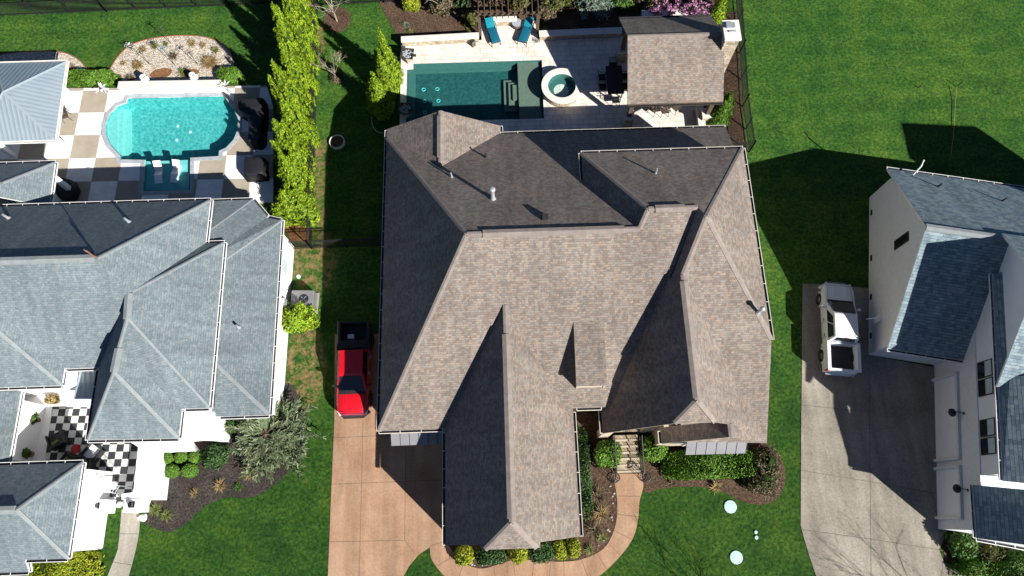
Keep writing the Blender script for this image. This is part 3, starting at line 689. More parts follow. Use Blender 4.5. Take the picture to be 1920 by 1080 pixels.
for a, b, o in (((-7.4, 4.62, 4.2), (-7.4, 23.5, 4.2), (-1, 0)), ((-7.4, 4.62, 4.2), (-3.9, 4.62, 4.2), (0, -1)), ((-3.75, -1.42, 4.2), (-3.75, 4.4, 4.2), (-1, 0)), ((3.37, -1.2, 4.2), (3.37, 5.3, 4.2), (1, 0)),
                ((3.55, 5.46, 4.66), (4.9, 5.46, 4.66), (0, -1)), ((4.95, 4.1, 4.2), (4.95, 6.4, 4.2), (-1, 0)), ((4.47, 19.78, 7.2), (13.86, 19.78, 7.2), (0, 1)), ((4.47, 17.95, 7.2), (4.47, 19.78, 7.2), (-1, 0)),
                ((13.86, 8.4, 7.15), (13.86, 19.78, 7.2), (1, 0)), ((-0.19, 22.95, 4.25), (0.9, 22.95, 4.25), (0, 1)), ((0.9, 22.95, 4.27), (14.08, 22.95, 4.27), (0, 1)), ((-0.19, 23.56, 4.2), (-0.19, 22.95, 4.2), (1, 0)), ((8.13, 3.42, 4.2), (8.13, 4.1, 4.2), (-1, 0))):
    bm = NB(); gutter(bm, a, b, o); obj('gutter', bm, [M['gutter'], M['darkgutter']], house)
bm = NB()
prism(bm, [(-7.05, 5.0), (4.6, 5.95), (4.6, 22.6), (-7.05, 22.6)], 0, 4.22)
prism(bm, [(-3.69, -1.34), (3.05, -1.10), (3.05, 5.4), (-3.69, 5.4)], 0, 4.07)
prism(bm, [(4.6, 9.2), (13.5, 9.2), (13.5, 22.5), (4.6, 22.5)], 0, 4.05)
prism(bm, [(4.85, 10.0), (13.5, 8.6), (13.5, 19.4), (4.85, 19.4)], 4.06, 6.95)
prism(bm, [(7.6, 4.45), (13.45, 4.45), (13.45, 9.3), (7.6, 9.3)], 0, 4.07)
prism(bm, [(8.35, 3.6), (13.45, 3.58), (13.45, 4.5), (8.35, 4.5)], 0, 4.09)
prism(bm, [(5.25, 4.4), (5.5, 4.4), (5.5, 9.2), (5.25, 9.2)], 0, 4.06)
prism(bm, [(5.1, 4.2), (5.65, 4.2), (5.65, 4.65), (5.1, 4.65)], 0, 3.98)
prism(bm, [(5.5, 4.45), (7.6, 4.45), (7.6, 4.75), (5.5, 4.75)], 3.2, 4.05)
def gable(bm, x0, x1, xr0, xr1, y, th, z0, z1):
    f = [(x0, z0), (x1, z0), (xr1, z1), (xr0, z1)]
    A = [bm.verts.new((a, y, b)) for a, b in f]; B = [bm.verts.new((a, y + th, b)) for a, b in f]
    bm.faces.new(A); bm.faces.new(B[::-1])
    for i in range(4): bm.faces.new((A[i], B[i], B[(i + 1) % 4], A[(i + 1) % 4]))
gable(bm, -3.69, 3.05, -1.7, 1.12, -1.25, 0.2, 4.071, 5.98); gable(bm, 5.3, 13.2, 8.2, 10.0, 4.47, 0.2, 4.08, 7.4); gable(bm, -7.0, -0.6, -3.9, -3.7, 23.1, 0.2, 0.0, 5.9)
vs = [(13.5, 4.0, 4.1), (13.5, 8.6, 4.1), (13.5, 8.6, 6.75)]
f = [bm.verts.new(v) for v in vs]; g = [bm.verts.new((v[0] - 0.2, v[1], v[2])) for v in vs]; bm.faces.new(f); bm.faces.new(g[::-1])
obj('wall', fixn(bm), M['cream'], house)
bm = NB(); slab(bm, [(3.43, 6.32, 6.5), (5.05, 6.32, 6.5), (5.05, 9.75, 7.11), (3.43, 9.75, 7.11)], 0.12)
dm = obj('dormer', bm, [M['shingle'], M['gutter']], house)
bm = NB(); V = [(6.42, 6.36), (6.42, 5.0), (9.6, 6.8), (9.7, 6.98)]
for x in (3.50, 4.98):
    A = [bm.verts.new((x, a, b)) for a, b in V]; B = [bm.verts.new((x + 0.06, a, b)) for a, b in V]; bm.faces.new(A); bm.faces.new(B[::-1])
    for i in range(4): bm.faces.new((A[i], B[i], B[(i + 1) % 4], A[(i + 1) % 4]))
box(bm, (4.27, 6.5, 5.7), (1.42, 0.06, 1.35)); obj('dormer_wall', fixn(bm), M['cream'], dm)
# porch, door
bm = NB(); box(bm, (6.55, 6.8, 0.47), (2.1, 4.6, 0.94)); obj('porch_floor', bm, M['stepstone'], house)
bm = NB(); box(bm, (6.5, 9.10, 2.1), (1.3, 0.1, 2.3)); dr = obj('front_door', bm, M['wood'], house)
bm = NB(); box(bm, (6.95, 9.03, 2.0), (0.05, 0.06, 0.3)); obj('handle', bm, M['bronze'], dr)
# windows on visible fronts
for x, z, wd, ht in ((10.9, 1.9, 1.9, 1.7), (-5.6, 1.25, 2.7, 2.4)):
    y = 3.57 if x > 0 else 5.0
    bm = NB(); box(bm, (x, y, z), (wd, 0.12, ht)); fr = obj('window' if x > 0 else 'garage_door', bm, M['white'], house)
    bm = NB(); box(bm, (x, y - 0.065, z), (wd - 0.2, 0.02, ht - 0.2)); obj('pane', bm, M['glass'] if x > 0 else M['door'], fr)
def awning(p0, p1, q1, q0, n):
    """p back edge (left,right), q front edge"""
    p0, p1, q0, q1 = map(Vector, (p0, p1, q0, q1)); bm = NB(); up = Vector((0, 0, 0.05))
    A = [bm.verts.new(v) for v in (p0, p1, q1, q0)]; B = [bm.verts.new(v - up) for v in (p0, p1, q1, q0)]
    bm.faces.new(A); bm.faces.new(B[::-1])
    for i in range(4): bm.faces.new((A[i], B[i], B[(i + 1) % 4], A[(i + 1) % 4]))
    fixn(bm); a = obj('awning', bm, M['metalroof'], house)
    for i in range(n + 1):
        bm = NB(); t = i / n; tube(bm, [p0.lerp(p1, t) + Vector((0, 0, 0.012)), q0.lerp(q1, t) + Vector((0, 0, 0.012))], 0.018, 5); obj('seam', bm, M['darkgutter'], a)
    for t in (0.06, 0.94):
        bm = NB(); a0 = p0.lerp(p1, t); b0 = q0.lerp(q1, t); tube(bm, [a0 - Vector((0, 0, 0.75)), b0.lerp(a0, 0.1) - Vector((0, 0, 0.06))], 0.05, 6); obj('bracket', bm, M['wood'], a)
b = at(734, 836, 2.75); c = at(838, 832, 2.75)
awning((b.x, 5.0, 3.3), (c.x, 5.0, 3.3), (c.x, c.y, 2.75), (b.x, b.y, 2.75), 6)
b = at(1285, 853, 2.75); c = at(1398, 850, 2.75)
awning((b.x, 3.56, 3.45), (c.x, 3.56, 3.45), (c.x, c.y, 2.75), (b.x, b.y, 2.75), 6)
# roof penetrations
def vent_pipe(p, h, r, cap, m='steel', parent=house):
    p = Vector(p); bm = NB(); lathe(bm, [(r * 1.9, -0.15), (r * 1.5, 0.08), (r, 0.12), (r, h)], p, 14)
    lathe(bm, [(r * 0.96, h), (0, h)], p, 14)
    o = obj('vent_pipe', bm, M[m], parent, True)
    if cap:
        bm = NB(); lathe(bm, [(r * 1.5, h - 0.05), (r * 1.6, h + 0.06), (r * 1.1, h + 0.12), (0, h + 0.14)], p, 16); obj('cap', bm, M['steel'], o, True)
NPL = (9.52 + 0.585 * 13.97, 0, -0.585); NC = (7.2 + 0.57 * 19.78, 0, -0.57)
vent_pipe(on(924.5, 373, NPL), 1.15, 0.105, True); vent_pipe(on(847, 332, NPL), 0.5, 0.05, False); vent_pipe(on(911, 295, NPL), 0.45, 0.06, False, 'pvc')
vent_pipe(on(1229, 325, NC), 0.55, 0.05, False); q = on(1420, 586, (10.39 + 10.25 * 0.9, -0.9, 0)); vent_pipe(on(1421, 586, (4.18 - 0.57 * 3.29 + 0.0, 0, 0.57)), 0.70, 0.085, True)
bm = NB(); p = on(1022, 409, NPL); box(bm, (p.x, p.y, p.z + 0.12), (0.38, 0.36, 0.3), 0, 0.85); obj('box_vent', bm, M['pvc'], house)
# front steps and rails
stp = thing('front_steps', 'flight of tan stone steps leading up to the shaded front door', 'steps', (6.2, 3.2, 0))
ws = at(1152, 887, 0); we = at(1203, 887, 0); cx = (ws.x + we.x) / 2 - 6.2; wd = we.x - ws.x; y0 = ws.y - 3.2
nst = 6; run = (4.3 - ws.y) / nst
for i in range(nst):
    z = 0.94 * (i + 1) / (nst + 1)
    bm = NB(); box(bm, (cx - 0.12 * i / nst, y0 + run * (i + 0.5), z / 2 + 0.01), (wd - 0.2, run - 0.004, z)); tr_ = obj('tread', bm, M['stepstone'], stp)
    bm = NB(); box(bm, (cx - 0.12 * i / nst, y0 + run * i + 0.05, z + 0.025), (wd - 0.18, 0.12, 0.05)); obj('nosing', bm, M['cream'], tr_)
def railing(label, side):
    x = cx + side * (wd / 2 - 0.02) + 6.2; t = thing('stair_railing', label, 'railing', (x, 3.2, 0))
    pa = Vector((0, y0 - 0.1, 0.95)); pb = Vector((-0.1 * 1, 0.95, 1.85))
    bm = NB(); tube(bm, [pa, pb], 0.035, 8); obj('handrail', bm, M['iron'], t)
    bm = NB(); tube(bm, [pa - Vector((0, 0, 0.8)), pb - Vector((0, 0, 0.8))], 0.02, 6); obj('bottom_rail', bm, M['iron'], t)
    bm = NB()
    for k in range(17):
        s = pa.lerp(pb, (k + 0.5) / 17); tube(bm, [s, s - Vector((0, 0, 0.8))], 0.011, 5)
    ob = obj('balusters', bm, M['iron'], t)
    bm = NB(); c = Vector((side * 0.12, y0 - 0.32, 0.0))
    torus(bm, (c.x, c.y, 0.95), 0.25, 0.035); torus(bm, (c.x, c.y, 0.12), 0.25, 0.02)
    for k in range(12):
        a = k * math.pi / 6; tube(bm, [(c.x + 0.25 * math.cos(a), c.y + 0.25 * math.sin(a), 0.0), (c.x + 0.25 * math.cos(a), c.y + 0.25 * math.sin(a), 0.95)], 0.013, 5)
    for k in range(3):
        a = k * math.pi / 3; tube(bm, [(c.x + 0.25 * math.cos(a), c.y + 0.25 * math.sin(a), 0.96), (c.x - 0.25 * math.cos(a), c.y - 0.25 * math.sin(a), 0.96)], 0.012, 5)
    obj('scroll_newel', bm, M['iron'], t)
railing('black iron railing on the garage side of the stone steps', -1); railing('black iron railing on the awning side of the stone steps', 1)

# ------------------------------------------------------------------ pavilion with chimney
pav = thing('pool_pavilion', 'open pavilion with brown shingle gable roof on posts beside the pool', 'pavilion', (0, 0, 0))
a = at(1175, 196, 3.5); b = at(1163, 35, 3.5); c = at(1356, 189, 3.5)
X0 = (a.x + b.x) / 2; X1 = c.x; Y0 = a.y; Y1 = b.y; YR = (Y0 + Y1) / 2
ZR = 5.55; YR = at(1175, 68, ZR).y
bm = NB(); slab(bm, [(X0, Y0, 3.5), (X1, Y0, 3.5), (X1, YR, ZR), (X0, YR, ZR)]); slab(bm, [(X0, YR, ZR), (X1, YR, ZR), (X1, Y1, 3.5), (X0, Y1, 3.5)])
obj('roof', bm, [M['shingle'], M['wood']], pav)
bm = NB(); capstrip(bm, (X0, YR, ZR), (X1, YR, ZR)); obj('ridge_cap', bm, M['ridgecap'], pav)
for p, q, o in (((X0 + 0.05, Y0, 3.5), (X1, Y0, 3.5), (0, -1)), ((X0, Y1, 3.5), (X1, Y1, 3.5), (0, 1))):
    bm = NB(); gutter(bm, p, q, o); obj('gutter', bm, [M['bronze'], M['darkgutter']], pav)
pc = at(1182, 222, 0.9)
for (x, y) in ((X0 + 0.45, Y0 + 0.45), (X1 - 0.45, Y0 + 0.45), (X0 + 0.45, Y1 - 0.9), (X1 - 0.45, Y1 - 0.9)):
    bm = NB(); box(bm, (x, y, (PZ + 1.2) / 2 + 0.1), (0.62, 0.62, 1.2)); pr = obj('stone_pier', bm, M['stone'], pav)
    bm = NB(); box(bm, (x, y, 1.44), (0.74, 0.74, 0.08)); obj('pier_cap', bm, M['limestone'], pr)
    bm = NB(); box(bm, (x, y, 2.43), (0.28, 0.28, 1.9)); obj('post', bm, M['wood'], pav)
for y in (Y0 + 0.45, Y1 - 0.9):
    bm = NB(); box(bm, ((X0 + X1) / 2, y, 3.3), (X1 - X0 - 0.3, 0.25, 0.3)); obj('beam', bm, M['wood'], pav)
ch = thing('stone_chimney', 'tall pale stone chimney with flat white cap at the end of the pavilion', 'chimney', (0, 0, 0))
hz = 6.2; A = at(1354, 38, hz); B = at(1391, 74, hz)
bx, by = (A.x + B.x) / 2, (A.y + B.y) / 2; sx, sy = abs(B.x - A.x), abs(A.y - B.y)
bm = NB(); box(bm, (bx, by, hz / 2 - 0.08), (sx - 0.16, sy - 0.16, hz - 0.16)); obj('stack', bm, M['stone'], ch)
bm = NB(); box(bm, (bx, by, hz - 0.07), (sx, sy, 0.14)); cp = obj('cap', bm, M['limestone'], ch)
bm = NB(); box(bm, (bx, by - 0.15, hz + 0.05), (0.45, 0.10, 0.10)); box(bm, (bx - 0.1, by + 0.25, hz + 0.16), (0.55, 0.4, 0.05)); box(bm, (bx - 0.1, by + 0.25, hz + 0.08), (0.45, 0.3, 0.15)); obj('flue', bm, M['steel'], cp)

# ------------------------------------------------------------------ grey roofed neighbour (left)
lh = thing('white_house_grey_roof', 'white walled house with rambling pale grey shingle roof beside the aqua pool', 'house', (0, 0, 0))
bm = NB(); zl = 4.6; W = -38.0; zb = 4.6; zc = 3.7
yNl, ySl, xEl = 18.8, 8.6, -17.98; rdg = (-21.95, 13.75, 8.35)
KS = (8.35 - zl) / (13.75 - ySl); KN = (8.35 - zl) / (yNl - 13.75)
slab(bm, [(W, yNl, zl), (W, 13.75, 8.35), rdg, (xEl, yNl, zl)])
slab(bm, [(xEl, yNl, zl), rdg, (xEl, ySl, zl)])
slab(bm, [(W, ySl, zl), (xEl, ySl, zl), rdg, (W, 13.75, 8.35)])
slab(bm, [(W, 7.65, zl), (-25.13, 7.65, zl), (-30.0, 12.52, zl + KS * 4.87), (W, 12.52, zl + KS * 4.87)]); slab(bm, [(-25.13, 7.65, zl), (-25.13, 8.65, zl), (-30.0, 13.52, zl + KS * 4.87), (-30.0, 12.52, zl + KS * 4.87)])
rN = tuple(at(241, 550, 7.1)); rS = tuple(at(238, 597, 7.1)); r3N = tuple(at(222, 653, 6.9)); r3S = tuple(at(213, 697, 6.9))
b2 = [(-16.88, 15.97, zb), (-16.75, 6.12, zb)]; s3 = tuple(at(335, 822, zb)); w3 = tuple(at(164, 825, zb)); w2 = (w3[0], 12.6, zb)
slab(bm, [b2[0], rN, (w3[0] - 0.4, 15.97, zb)]); slab(bm, [b2[0], b2[1], rS, rN])
slab(bm, [b2[1], (-20.8, 6.12, zb), r3N, rS]); slab(bm, [rN, rS, r3N, (w3[0], r3N[1] - 0.2, zb), w2])
slab(bm, [w3, r3S, r3N, (w3[0], 9.2, zb)]); slab(bm, [w3, s3, r3S])
slab(bm, [s3, (s3[0], 7.0, zb), r3N, r3S])
q0 = at(393, 377, 3.55); q1 = at(474, 374, 3.55); q2 = at(502, 407, 3.6); q3 = at(393, 432, 4.3); q4 = at(424, 468, 4.4); q5 = at(528, 413, zc); q6 = at(505, 778, zc); q7 = Vector((-16.75, q6.y + 2.9, 4.4))
slab(bm, [q0, q1, q3]); slab(bm, [q1, q2, Vector((-16.75, 15.5, 4.35)), Vector((-18.2, 15.6, 4.4)), Vector((-18.2, q3.y, 4.36)), q3])
slab(bm, [q2 + Vector((-0.3, 0.0, 0)), q5, Vector((-16.75, 15.0, 4.40)), Vector((-16.9, 15.6, 4.40))])
slab(bm, [q5, q6, q7, Vector((-16.75, 15.0, 4.4))]); slab(bm, [q6, q7, Vector((-16.75, q6.y, zc))])
slab(bm, [(W, 3.5, 3.5), (W, 1.05, 5.2), (-26.0, 1.05, 5.2), (-23.95, 3.5, 3.5)]); slab(bm, [(-23.95, 3.5, 3.5), (-26.0, 1.05, 5.2), (-23.95, -1.48, 3.5)])
slab(bm, [(-23.95, -1.48, 3.5), (-26.0, 1.05, 5.2), (W, 1.05, 5.2), (W, -2.1, 3.07), (-26.2, -2.1, 3.07), (-26.2, -1.48, 3.5)])
a = at(40, 734, 3.2); b = at(16, 868, 3.2); slab(bm, [a, b, (W, b.y, 5.2), (W, a.y, 5.2)])
n0 = at(103, 304, 3.6); s0 = at(92, 387, 3.6); h0 = at(5, 342, 5.1)
slab(bm, [n0, (W, n0.y, 3.6), (W, h0.y, 5.1), h0]); slab(bm, [n0, h0, (h0.x - 0.8, s0.y, 5.7), s0])
slab(bm, [at(-60, 345, 3.9), at(3, 361, 3.8), at(34, 388, 3.8), at(0, 404, 4.5), at(-60, 404, 4.5)])
obj('roof', bm, [M['greyshingle'], M['whitefascia']], lh)
bm = NB()
for p, q in ((rdg, (xEl, yNl, zl)), (b2[0], rN), (b2[1], rS), (w3, r3S), (s3, r3S), (rS, r3N), (q5, (-16.75, 15.0, 4.4)), (q6, q7), (q1, q3), ((-26, 1.05, 5.2), (-23.95, 3.5, 3.5)), ((-26, 1.05, 5.2), (-23.95, -1.48, 3.5)), (n0, h0), ((-25.13, 7.65, zl), (-30, 12.52, zl + KS * 4.87))):
    capstrip(bm, p, q, 0.2, 0.012)
obj('hip_cap', bm, M['greycap'], lh)
up_ = Vector((0, 0, 0.01))
for p, q in (((W, 13.75, 8.36), (-22.1, 13.75, 8.36)), (Vector(rN) + up_, Vector(rS) + up_), (Vector(r3N) + up_, Vector(r3S) + up_), ((W, 1.05, 5.21), (-26.1, 1.05, 5.21))):
    bm = NB(); ridgevent(bm, p, q, 0.42, 0.05); obj('ridge_vent', bm, M['greycap'], lh)
bm = NB()
for p, q, o in (((W, yNl, zl), (xEl, yNl, zl), (0, 1)), ((xEl, yNl, zl), (xEl, 16.1, zl), (1, 0)), (q0, q1, (0, 1)), (q1, q2, (1, 1)),
                (q2, q5, (0, 1)), (q5, q6, (1, 0)), (q6, (-16.5, q6.y, zc), (0, -1)), (b2[0], b2[1], (1, 0)), ((-17.8, 15.97, zb), b2[0], (0, 1)),
                ((s3[0] + 0.1, 6.12, zb), b2[1], (0, -1)), (s3, (s3[0], 6.1, zb), (1, 0)), (w3, s3, (0, -1)), (w3, (w3[0], 8.5, zb), (-1, 0)),
                ((W, 7.65, zl), (-25.13, 7.65, zl), (0, -1)), ((-25.13, 7.65, zl), (-25.13, 8.5, zl), (1, 0)), ((-25.1, 8.6, zl), (w3[0] - 0.1, 8.6, zl), (0, -1)),
                ((W, 3.5, 3.5), (-23.95, 3.5, 3.5), (0, 1)), ((-23.95, 3.5, 3.5), (-23.95, -1.48, 3.5), (1, 0)), ((-26.2, -1.48, 3.5), (-23.95, -1.48, 3.5), (0, -1)), ((-26.2, -2.1, 3.07), (-26.2, -1.48, 3.4), (1, 0)), ((W, -2.1, 3.07), (-26.2, -2.1, 3.07), (0, -1)),
                ((W, n0.y, 3.6), n0, (0, 1)), (n0, s0, (1, 0)), (at(3, 361, 3.8), at(34, 388, 3.8), (1, 1)), (at(40, 734, 3.2), at(16, 868, 3.2), (1, 0))):
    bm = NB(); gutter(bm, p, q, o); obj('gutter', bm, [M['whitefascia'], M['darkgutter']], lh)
bm = NB()
prism(bm, [(W, 8.95), (-18.3, 8.95), (-18.3, 18.4), (W, 18.4)], 0, zl - 0.17)
prism(bm, [(w3[0] + 0.35, 6.4), (-17.05, 6.4), (-17.05, 15.6), (w3[0] + 0.35, 15.6)], 0, zb - 0.175)
prism(bm, [(w3[0] + 0.35, 4.85), (s3[0] - 0.2, 4.85), (s3[0] - 0.2, 6.5), (w3[0] + 0.35, 6.5)], 0, zb - 0.18)
prism(bm, [(-18, 6.1), (-14.18, 6.1), (-14.18, 17.4), (-14.95, 17.6), (-16.1, 18.9), (-18, 18.9)], 0, zc - 0.35)
prism(bm, [(W, -1.2), (-24.12, -1.15), (-24.12, 3.2), (W, 3.2)], 0, 3.32)
prism(bm, pxs([(334, 820), (334, 772), (404, 772), (412, 824)], 1.9), 0, 1.9)
prism(bm, [(W, 8.0), (-25.5, 8.0), (-25.5, 9.3), (W, 9.3)], 0, 4.4)
c0 = at(30, 740, 3.0); prism(bm, [(W, c0.y - 3.6), (c0.x - 0.3, c0.y - 3.6), (c0.x - 0.1, c0.y - 0.2), (W, c0.y - 0.2)], 0, 3.0)
for q_ in (n0, s0): prism(bm, [(q_.x - 0.9, q_.y - 0.6), (q_.x - 0.6, q_.y - 0.6), (q_.x - 0.6, q_.y - 0.3), (q_.x - 0.9, q_.y - 0.3)], 0, 3.45)
prism(bm, [(W, s0.y - 0.5), (s0.x - 3.2, s0.y - 0.5), (s0.x - 3.2, n0.y - 0.5), (W, n0.y - 0.5)], 0, 3.4)
obj('wall', fixn(bm), M['white'], lh)
bm = NB(); box(bm, (-14.165, 15.4, 1.9), (0.05, 1.1, 1.5)); wn = obj('window', bm, M['whitefascia'], lh)
bm = NB(); box(bm, (-14.135, 15.4, 1.9), (0.02, 0.9, 1.3)); obj('pane', bm, M['blind'], wn)
bm = NB(); box(bm, (-14.05, 13.1, 1.6), (0.22, 0.35, 0.5)); obj('meter_box', bm, M['steel'], lh)
bm = NB(); slab(bm, [at(150, 693, 3.0), at(178, 690, 3.0), at(172, 748, 2.5), at(137, 748, 2.5)], 0.08); obj('bay_roof', bm, [M['seam'], M['steel']], lh)
NL = (8.35 + KN * 13.75, 0, -KN)
for px, py, h in ((16, 409, 0.5), (242, 416, 0.5)): vent_pipe(on(px, py, NL), h, 0.07, False, 'steel', lh)
vent_pipe(on(448, 614, (zc - 0.24 * 13.87, -0.24, 0)), 0.4, 0.07, False, 'steel', lh)
bm = NB(); p = Vector(rdg); tube(bm, [p, p + Vector((0, 0, 1.2))], 0.03, 6); tube(bm, [p + Vector((0.02, 0, 0.1)), p + Vector((-0.45, 0.3, 0.35))], 0.05, 6); obj('roof_finial', bm, M['terracotta'], lh)
bm = NB(); prism(bm, pxs([(240, 826), (335, 822), (345, 821), (362, 845), (301, 847), (303, 877), (296, 937), (228, 937), (228, 926), (250, 923), (259, 838)], 1.1), 0, 1.1)
t = tag(obj('courtyard_wall', fixn(bm), M['white']), 'low thick white wall wrapping the black and white checkered courtyard', 'wall')
for px, py, lb in ((247, 948, 'square white gate pillar with dark lantern where the grey path ends'), (181, 950, 'square white pillar with dark lantern against the white house wall')):
    p = at(px, py, 1.16); t = thing('gate_pillar', lb, 'pillar', (p.x, p.y, 0))
    bm = NB(); box(bm, (0, 0, 0.58), (0.95, 0.75, 1.16)); obj('shaft', bm, M['white'], t)
    bm = NB(); box(bm, (0, 0.05, 1.18), (0.34, 0.34, 0.05)); box(bm, (0, 0.05, 1.31), (0.26, 0.26, 0.24), 0, 0.8); obj('lantern', bm, M['glass'], t)
# gazebo with metal roof
gz = thing('metal_roof_gazebo', 'open poolside gazebo with hipped blue grey standing seam metal roof', 'gazebo', (0, 0, 0))
ze = 2.9; NE = at(124, 115, ze); SE = at(103, 262, ze); ap = at(5, 172, 4.6); dx = NE.x - ap.x
Wg = ap.x - dx
ym = (NE.y + SE.y) / 2; AP = Vector((ap.x, ap.y, 4.6))
bm = NB()
slab(bm, [NE, AP, SE], 0.1); slab(bm, [NE, (Wg, NE.y, ze), AP], 0.1); slab(bm, [SE, AP, (Wg, SE.y, ze)], 0.1); slab(bm, [(Wg, SE.y, ze), AP, (Wg, NE.y, ze)], 0.1)
obj('roof', bm, [M['seam'], M['whitefascia']], gz)
bm = NB(); [capstrip(bm, AP, q, 0.16, 0.04) for q in (NE, SE, (Wg, SE.y, ze), (Wg, NE.y, ze))]; obj('hip_cap', bm, M['seam'], gz)
for p, q, o in (((Wg, NE.y, ze), NE, (0, 1)), (NE, SE, (1, 0)), ((Wg, SE.y, ze), SE, (0, -1))):
    bm = NB(); gutter(bm, p, q, o); obj('gutter', bm, [M['whitefascia'], M['gutter']], gz)
for q in ((NE.x - 1.1, NE.y - 1.0), (SE.x - 1.1, SE.y + 1.0), (Wg + 0.5, NE.y - 0.5), (Wg + 0.5, SE.y + 0.5)):
    bm = NB(); box(bm, (q[0], q[1], 1.42), (0.32, 0.32, 2.8)); obj('column', bm, M['white'], gz)

# ------------------------------------------------------------------ pale neighbour (right), turned a few degrees
rh = thing('pale_house_slate_roof', 'pale two storey house with slate blue roof, garage doors facing the drive', 'house', (0, 0, 0))
sv = Vector((-0.1953, -0.9807, 0)); ev = Vector((0.9807, -0.1953, 0))
Wn = Vector((24.71, 19.70, 0)); Ws = Vector((22.55, 8.86, 0)); K = 0.75
Gp = Vector((26.34, 7.08, 0))                       # a point on the garage wall line
def L2(p, along_s, along_e, z): q = p + sv * along_s + ev * along_e; return Vector((q.x, q.y, z))
mid = (Wn + Ws) / 2; zr = 7.25
nw = L2(Wn, -0.55, -0.3, 3.0); sw = L2(Ws, 0.35, -0.3, 3.0); pkw = L2(mid, -0.15, -0.3, zr)
bm = NB()
slab(bm, [nw, pkw, pkw + ev * 22, nw + ev * 22]); slab(bm, [sw, sw + ev * 4.4, pkw + ev * 4.6, pkw])
gN = L2(Gp, -6.95, -0.25, 7.3); gS = L2(Gp, 1.5, -0.25, 6.2); gP = L2(Gp, -3.4, -0.25, 9.75)
slab(bm, [gN, gP, gP + ev * 12, gN + ev * 12]); slab(bm, [gP, gS, gS + ev * 12, gP + ev * 12])
e0 = L2(Gp, 6.4, -0.12, 6.1); e1 = L2(Gp, -5.0, -0.12, 6.1)
slab(bm, [e1, e0, L2(Gp, 6.4, 7.0, 10.4), L2(Gp, 0.9, 7.0, 10.4), L2(Gp, 0.9, 0.25, 6.5), L2(Gp, -5.0, 0.25, 6.5)])
l0 = at(1824, 909, 3.9); l1 = at(1831, 1009, 3.9); l2 = at(1920, 1026, 3.9)
dl = (l2 - l1).normalized()
slab(bm, [l0, l1, l1 + dl * 4 + Vector((0, 0, 4.0)), l0 + dl * 4 + Vector((0, 0, 4.0))])
slab(bm, [l1, l1 + dl * 9, l1 + dl * 9 + Vector((0, 0, 0)) - sv * 0.05, l1 + dl * 4 + Vector((0, 0, 3.9))])
obj('roof', bm, [M['slateshingle'], M['whitefascia']], rh)
bm = NB(); ridgevent(bm, pkw, pkw + ev * 4.3, 0.4, 0.05); obj('ridge_vent', bm, M['greycap'], rh)
bm = NB()
for p, q, o in ((nw, nw + ev * 22, -sv), (sw, sw + ev * 4.4, sv), (e1, e0, -ev), (l0, l1, -ev), (l1, l1 + dl * 9, sv)):
    bm = NB(); gutter(bm, p, q, o); obj('gutter', bm, [M['whitefascia'], M['darkgutter']], rh)
bm = NB()
def wprism(bm, pts, z0, z1): prism(bm, [(p.x, p.y) for p in pts], z0, z1)
wprism(bm, [L2(Wn, 0, 0, 0), L2(Ws, 0, 0, 0), L2(Ws, 0, 4.6, 0), L2(Wn, 0, 21, 0)], 0, 2.85)
A = [Vector((Wn.x, Wn.y, 2.84)), Vector((Ws.x, Ws.y, 2.84)), L2(mid, -0.15, 0, zr - 0.2)]
f = [bm.verts.new(v) for v in A]; g = [bm.verts.new(v + ev * 0.2) for v in A]
bm.faces.new(f); bm.faces.new(g[::-1]); [bm.faces.new((f[i], g[i], g[(i + 1) % 3], f[(i + 1) % 3])) for i in range(3)]
wprism(bm, [L2(Gp, -3.0, 0, 0), L2(Gp, 8.85, 0, 0), L2(Gp, 8.85, 10, 0), L2(Gp, -3.0, 10, 0)], 0, 4.1)
obj('wall', fixn(bm), M['offwhite'], rh)
bm = NB()
wprism(bm, [L2(Gp, -6.0, 0.06, 0), L2(Gp, 6.0, 0.06, 0), L2(Gp, 6.0, 8, 0), L2(Gp, -6.0, 8, 0)], 4.1, 5.9)
A = [L2(Gp, -6.7, 0.2, 5.8), L2(Gp, 1.2, 0.2, 5.8), L2(Gp, 1.2, 0.2, 6.2), L2(Gp, -3.4, 0.2, 9.5), L2(Gp, -6.7, 0.2, 7.2)]
f = [bm.verts.new(v) for v in A]; g = [bm.verts.new(v + ev * 1.0) for v in A]
bm.faces.new(f); bm.faces.new(g[::-1]); [bm.faces.new((f[i], g[i], g[(i + 1) % 5], f[(i + 1) % 5])) for i in range(5)]
prism(bm, [(38.7, 12.0), (43.9, 11.6), (43.9, 14.3), (38.7, 14.77)], 0, 9.9)
obj('upper_wall', fixn(bm), M['siding'], rh)
rz = math.atan2(-sv.x, sv.y) + math.pi
def onwall(px, py):        # point of the garage wall plane seen at this pixel
    d = ray(px, py); n = ev; o = Vector((0, 0, CAM_H)); k = (Gp - o).dot(n) / d.dot(n); return o + d * k
def wallbox(name, lo, hi, th, mat, parent, off=0.0, plane_p=None):
    """box on the wall between two pixels (lower/left, upper/right) measured on the wall plane"""
    s0 = (lo - Gp).dot(sv); s1 = (hi - Gp).dot(sv); z0, z1 = sorted((lo.z, hi.z))
    bm = NB(); c = L2(Gp, (s0 + s1) / 2, -th / 2 + 0.01 - off, (z0 + z1) / 2)
    box(bm, c, (th, abs(s1 - s0), z1 - z0), math.atan2(ev.y, ev.x)); return obj(name, bm, mat, parent)
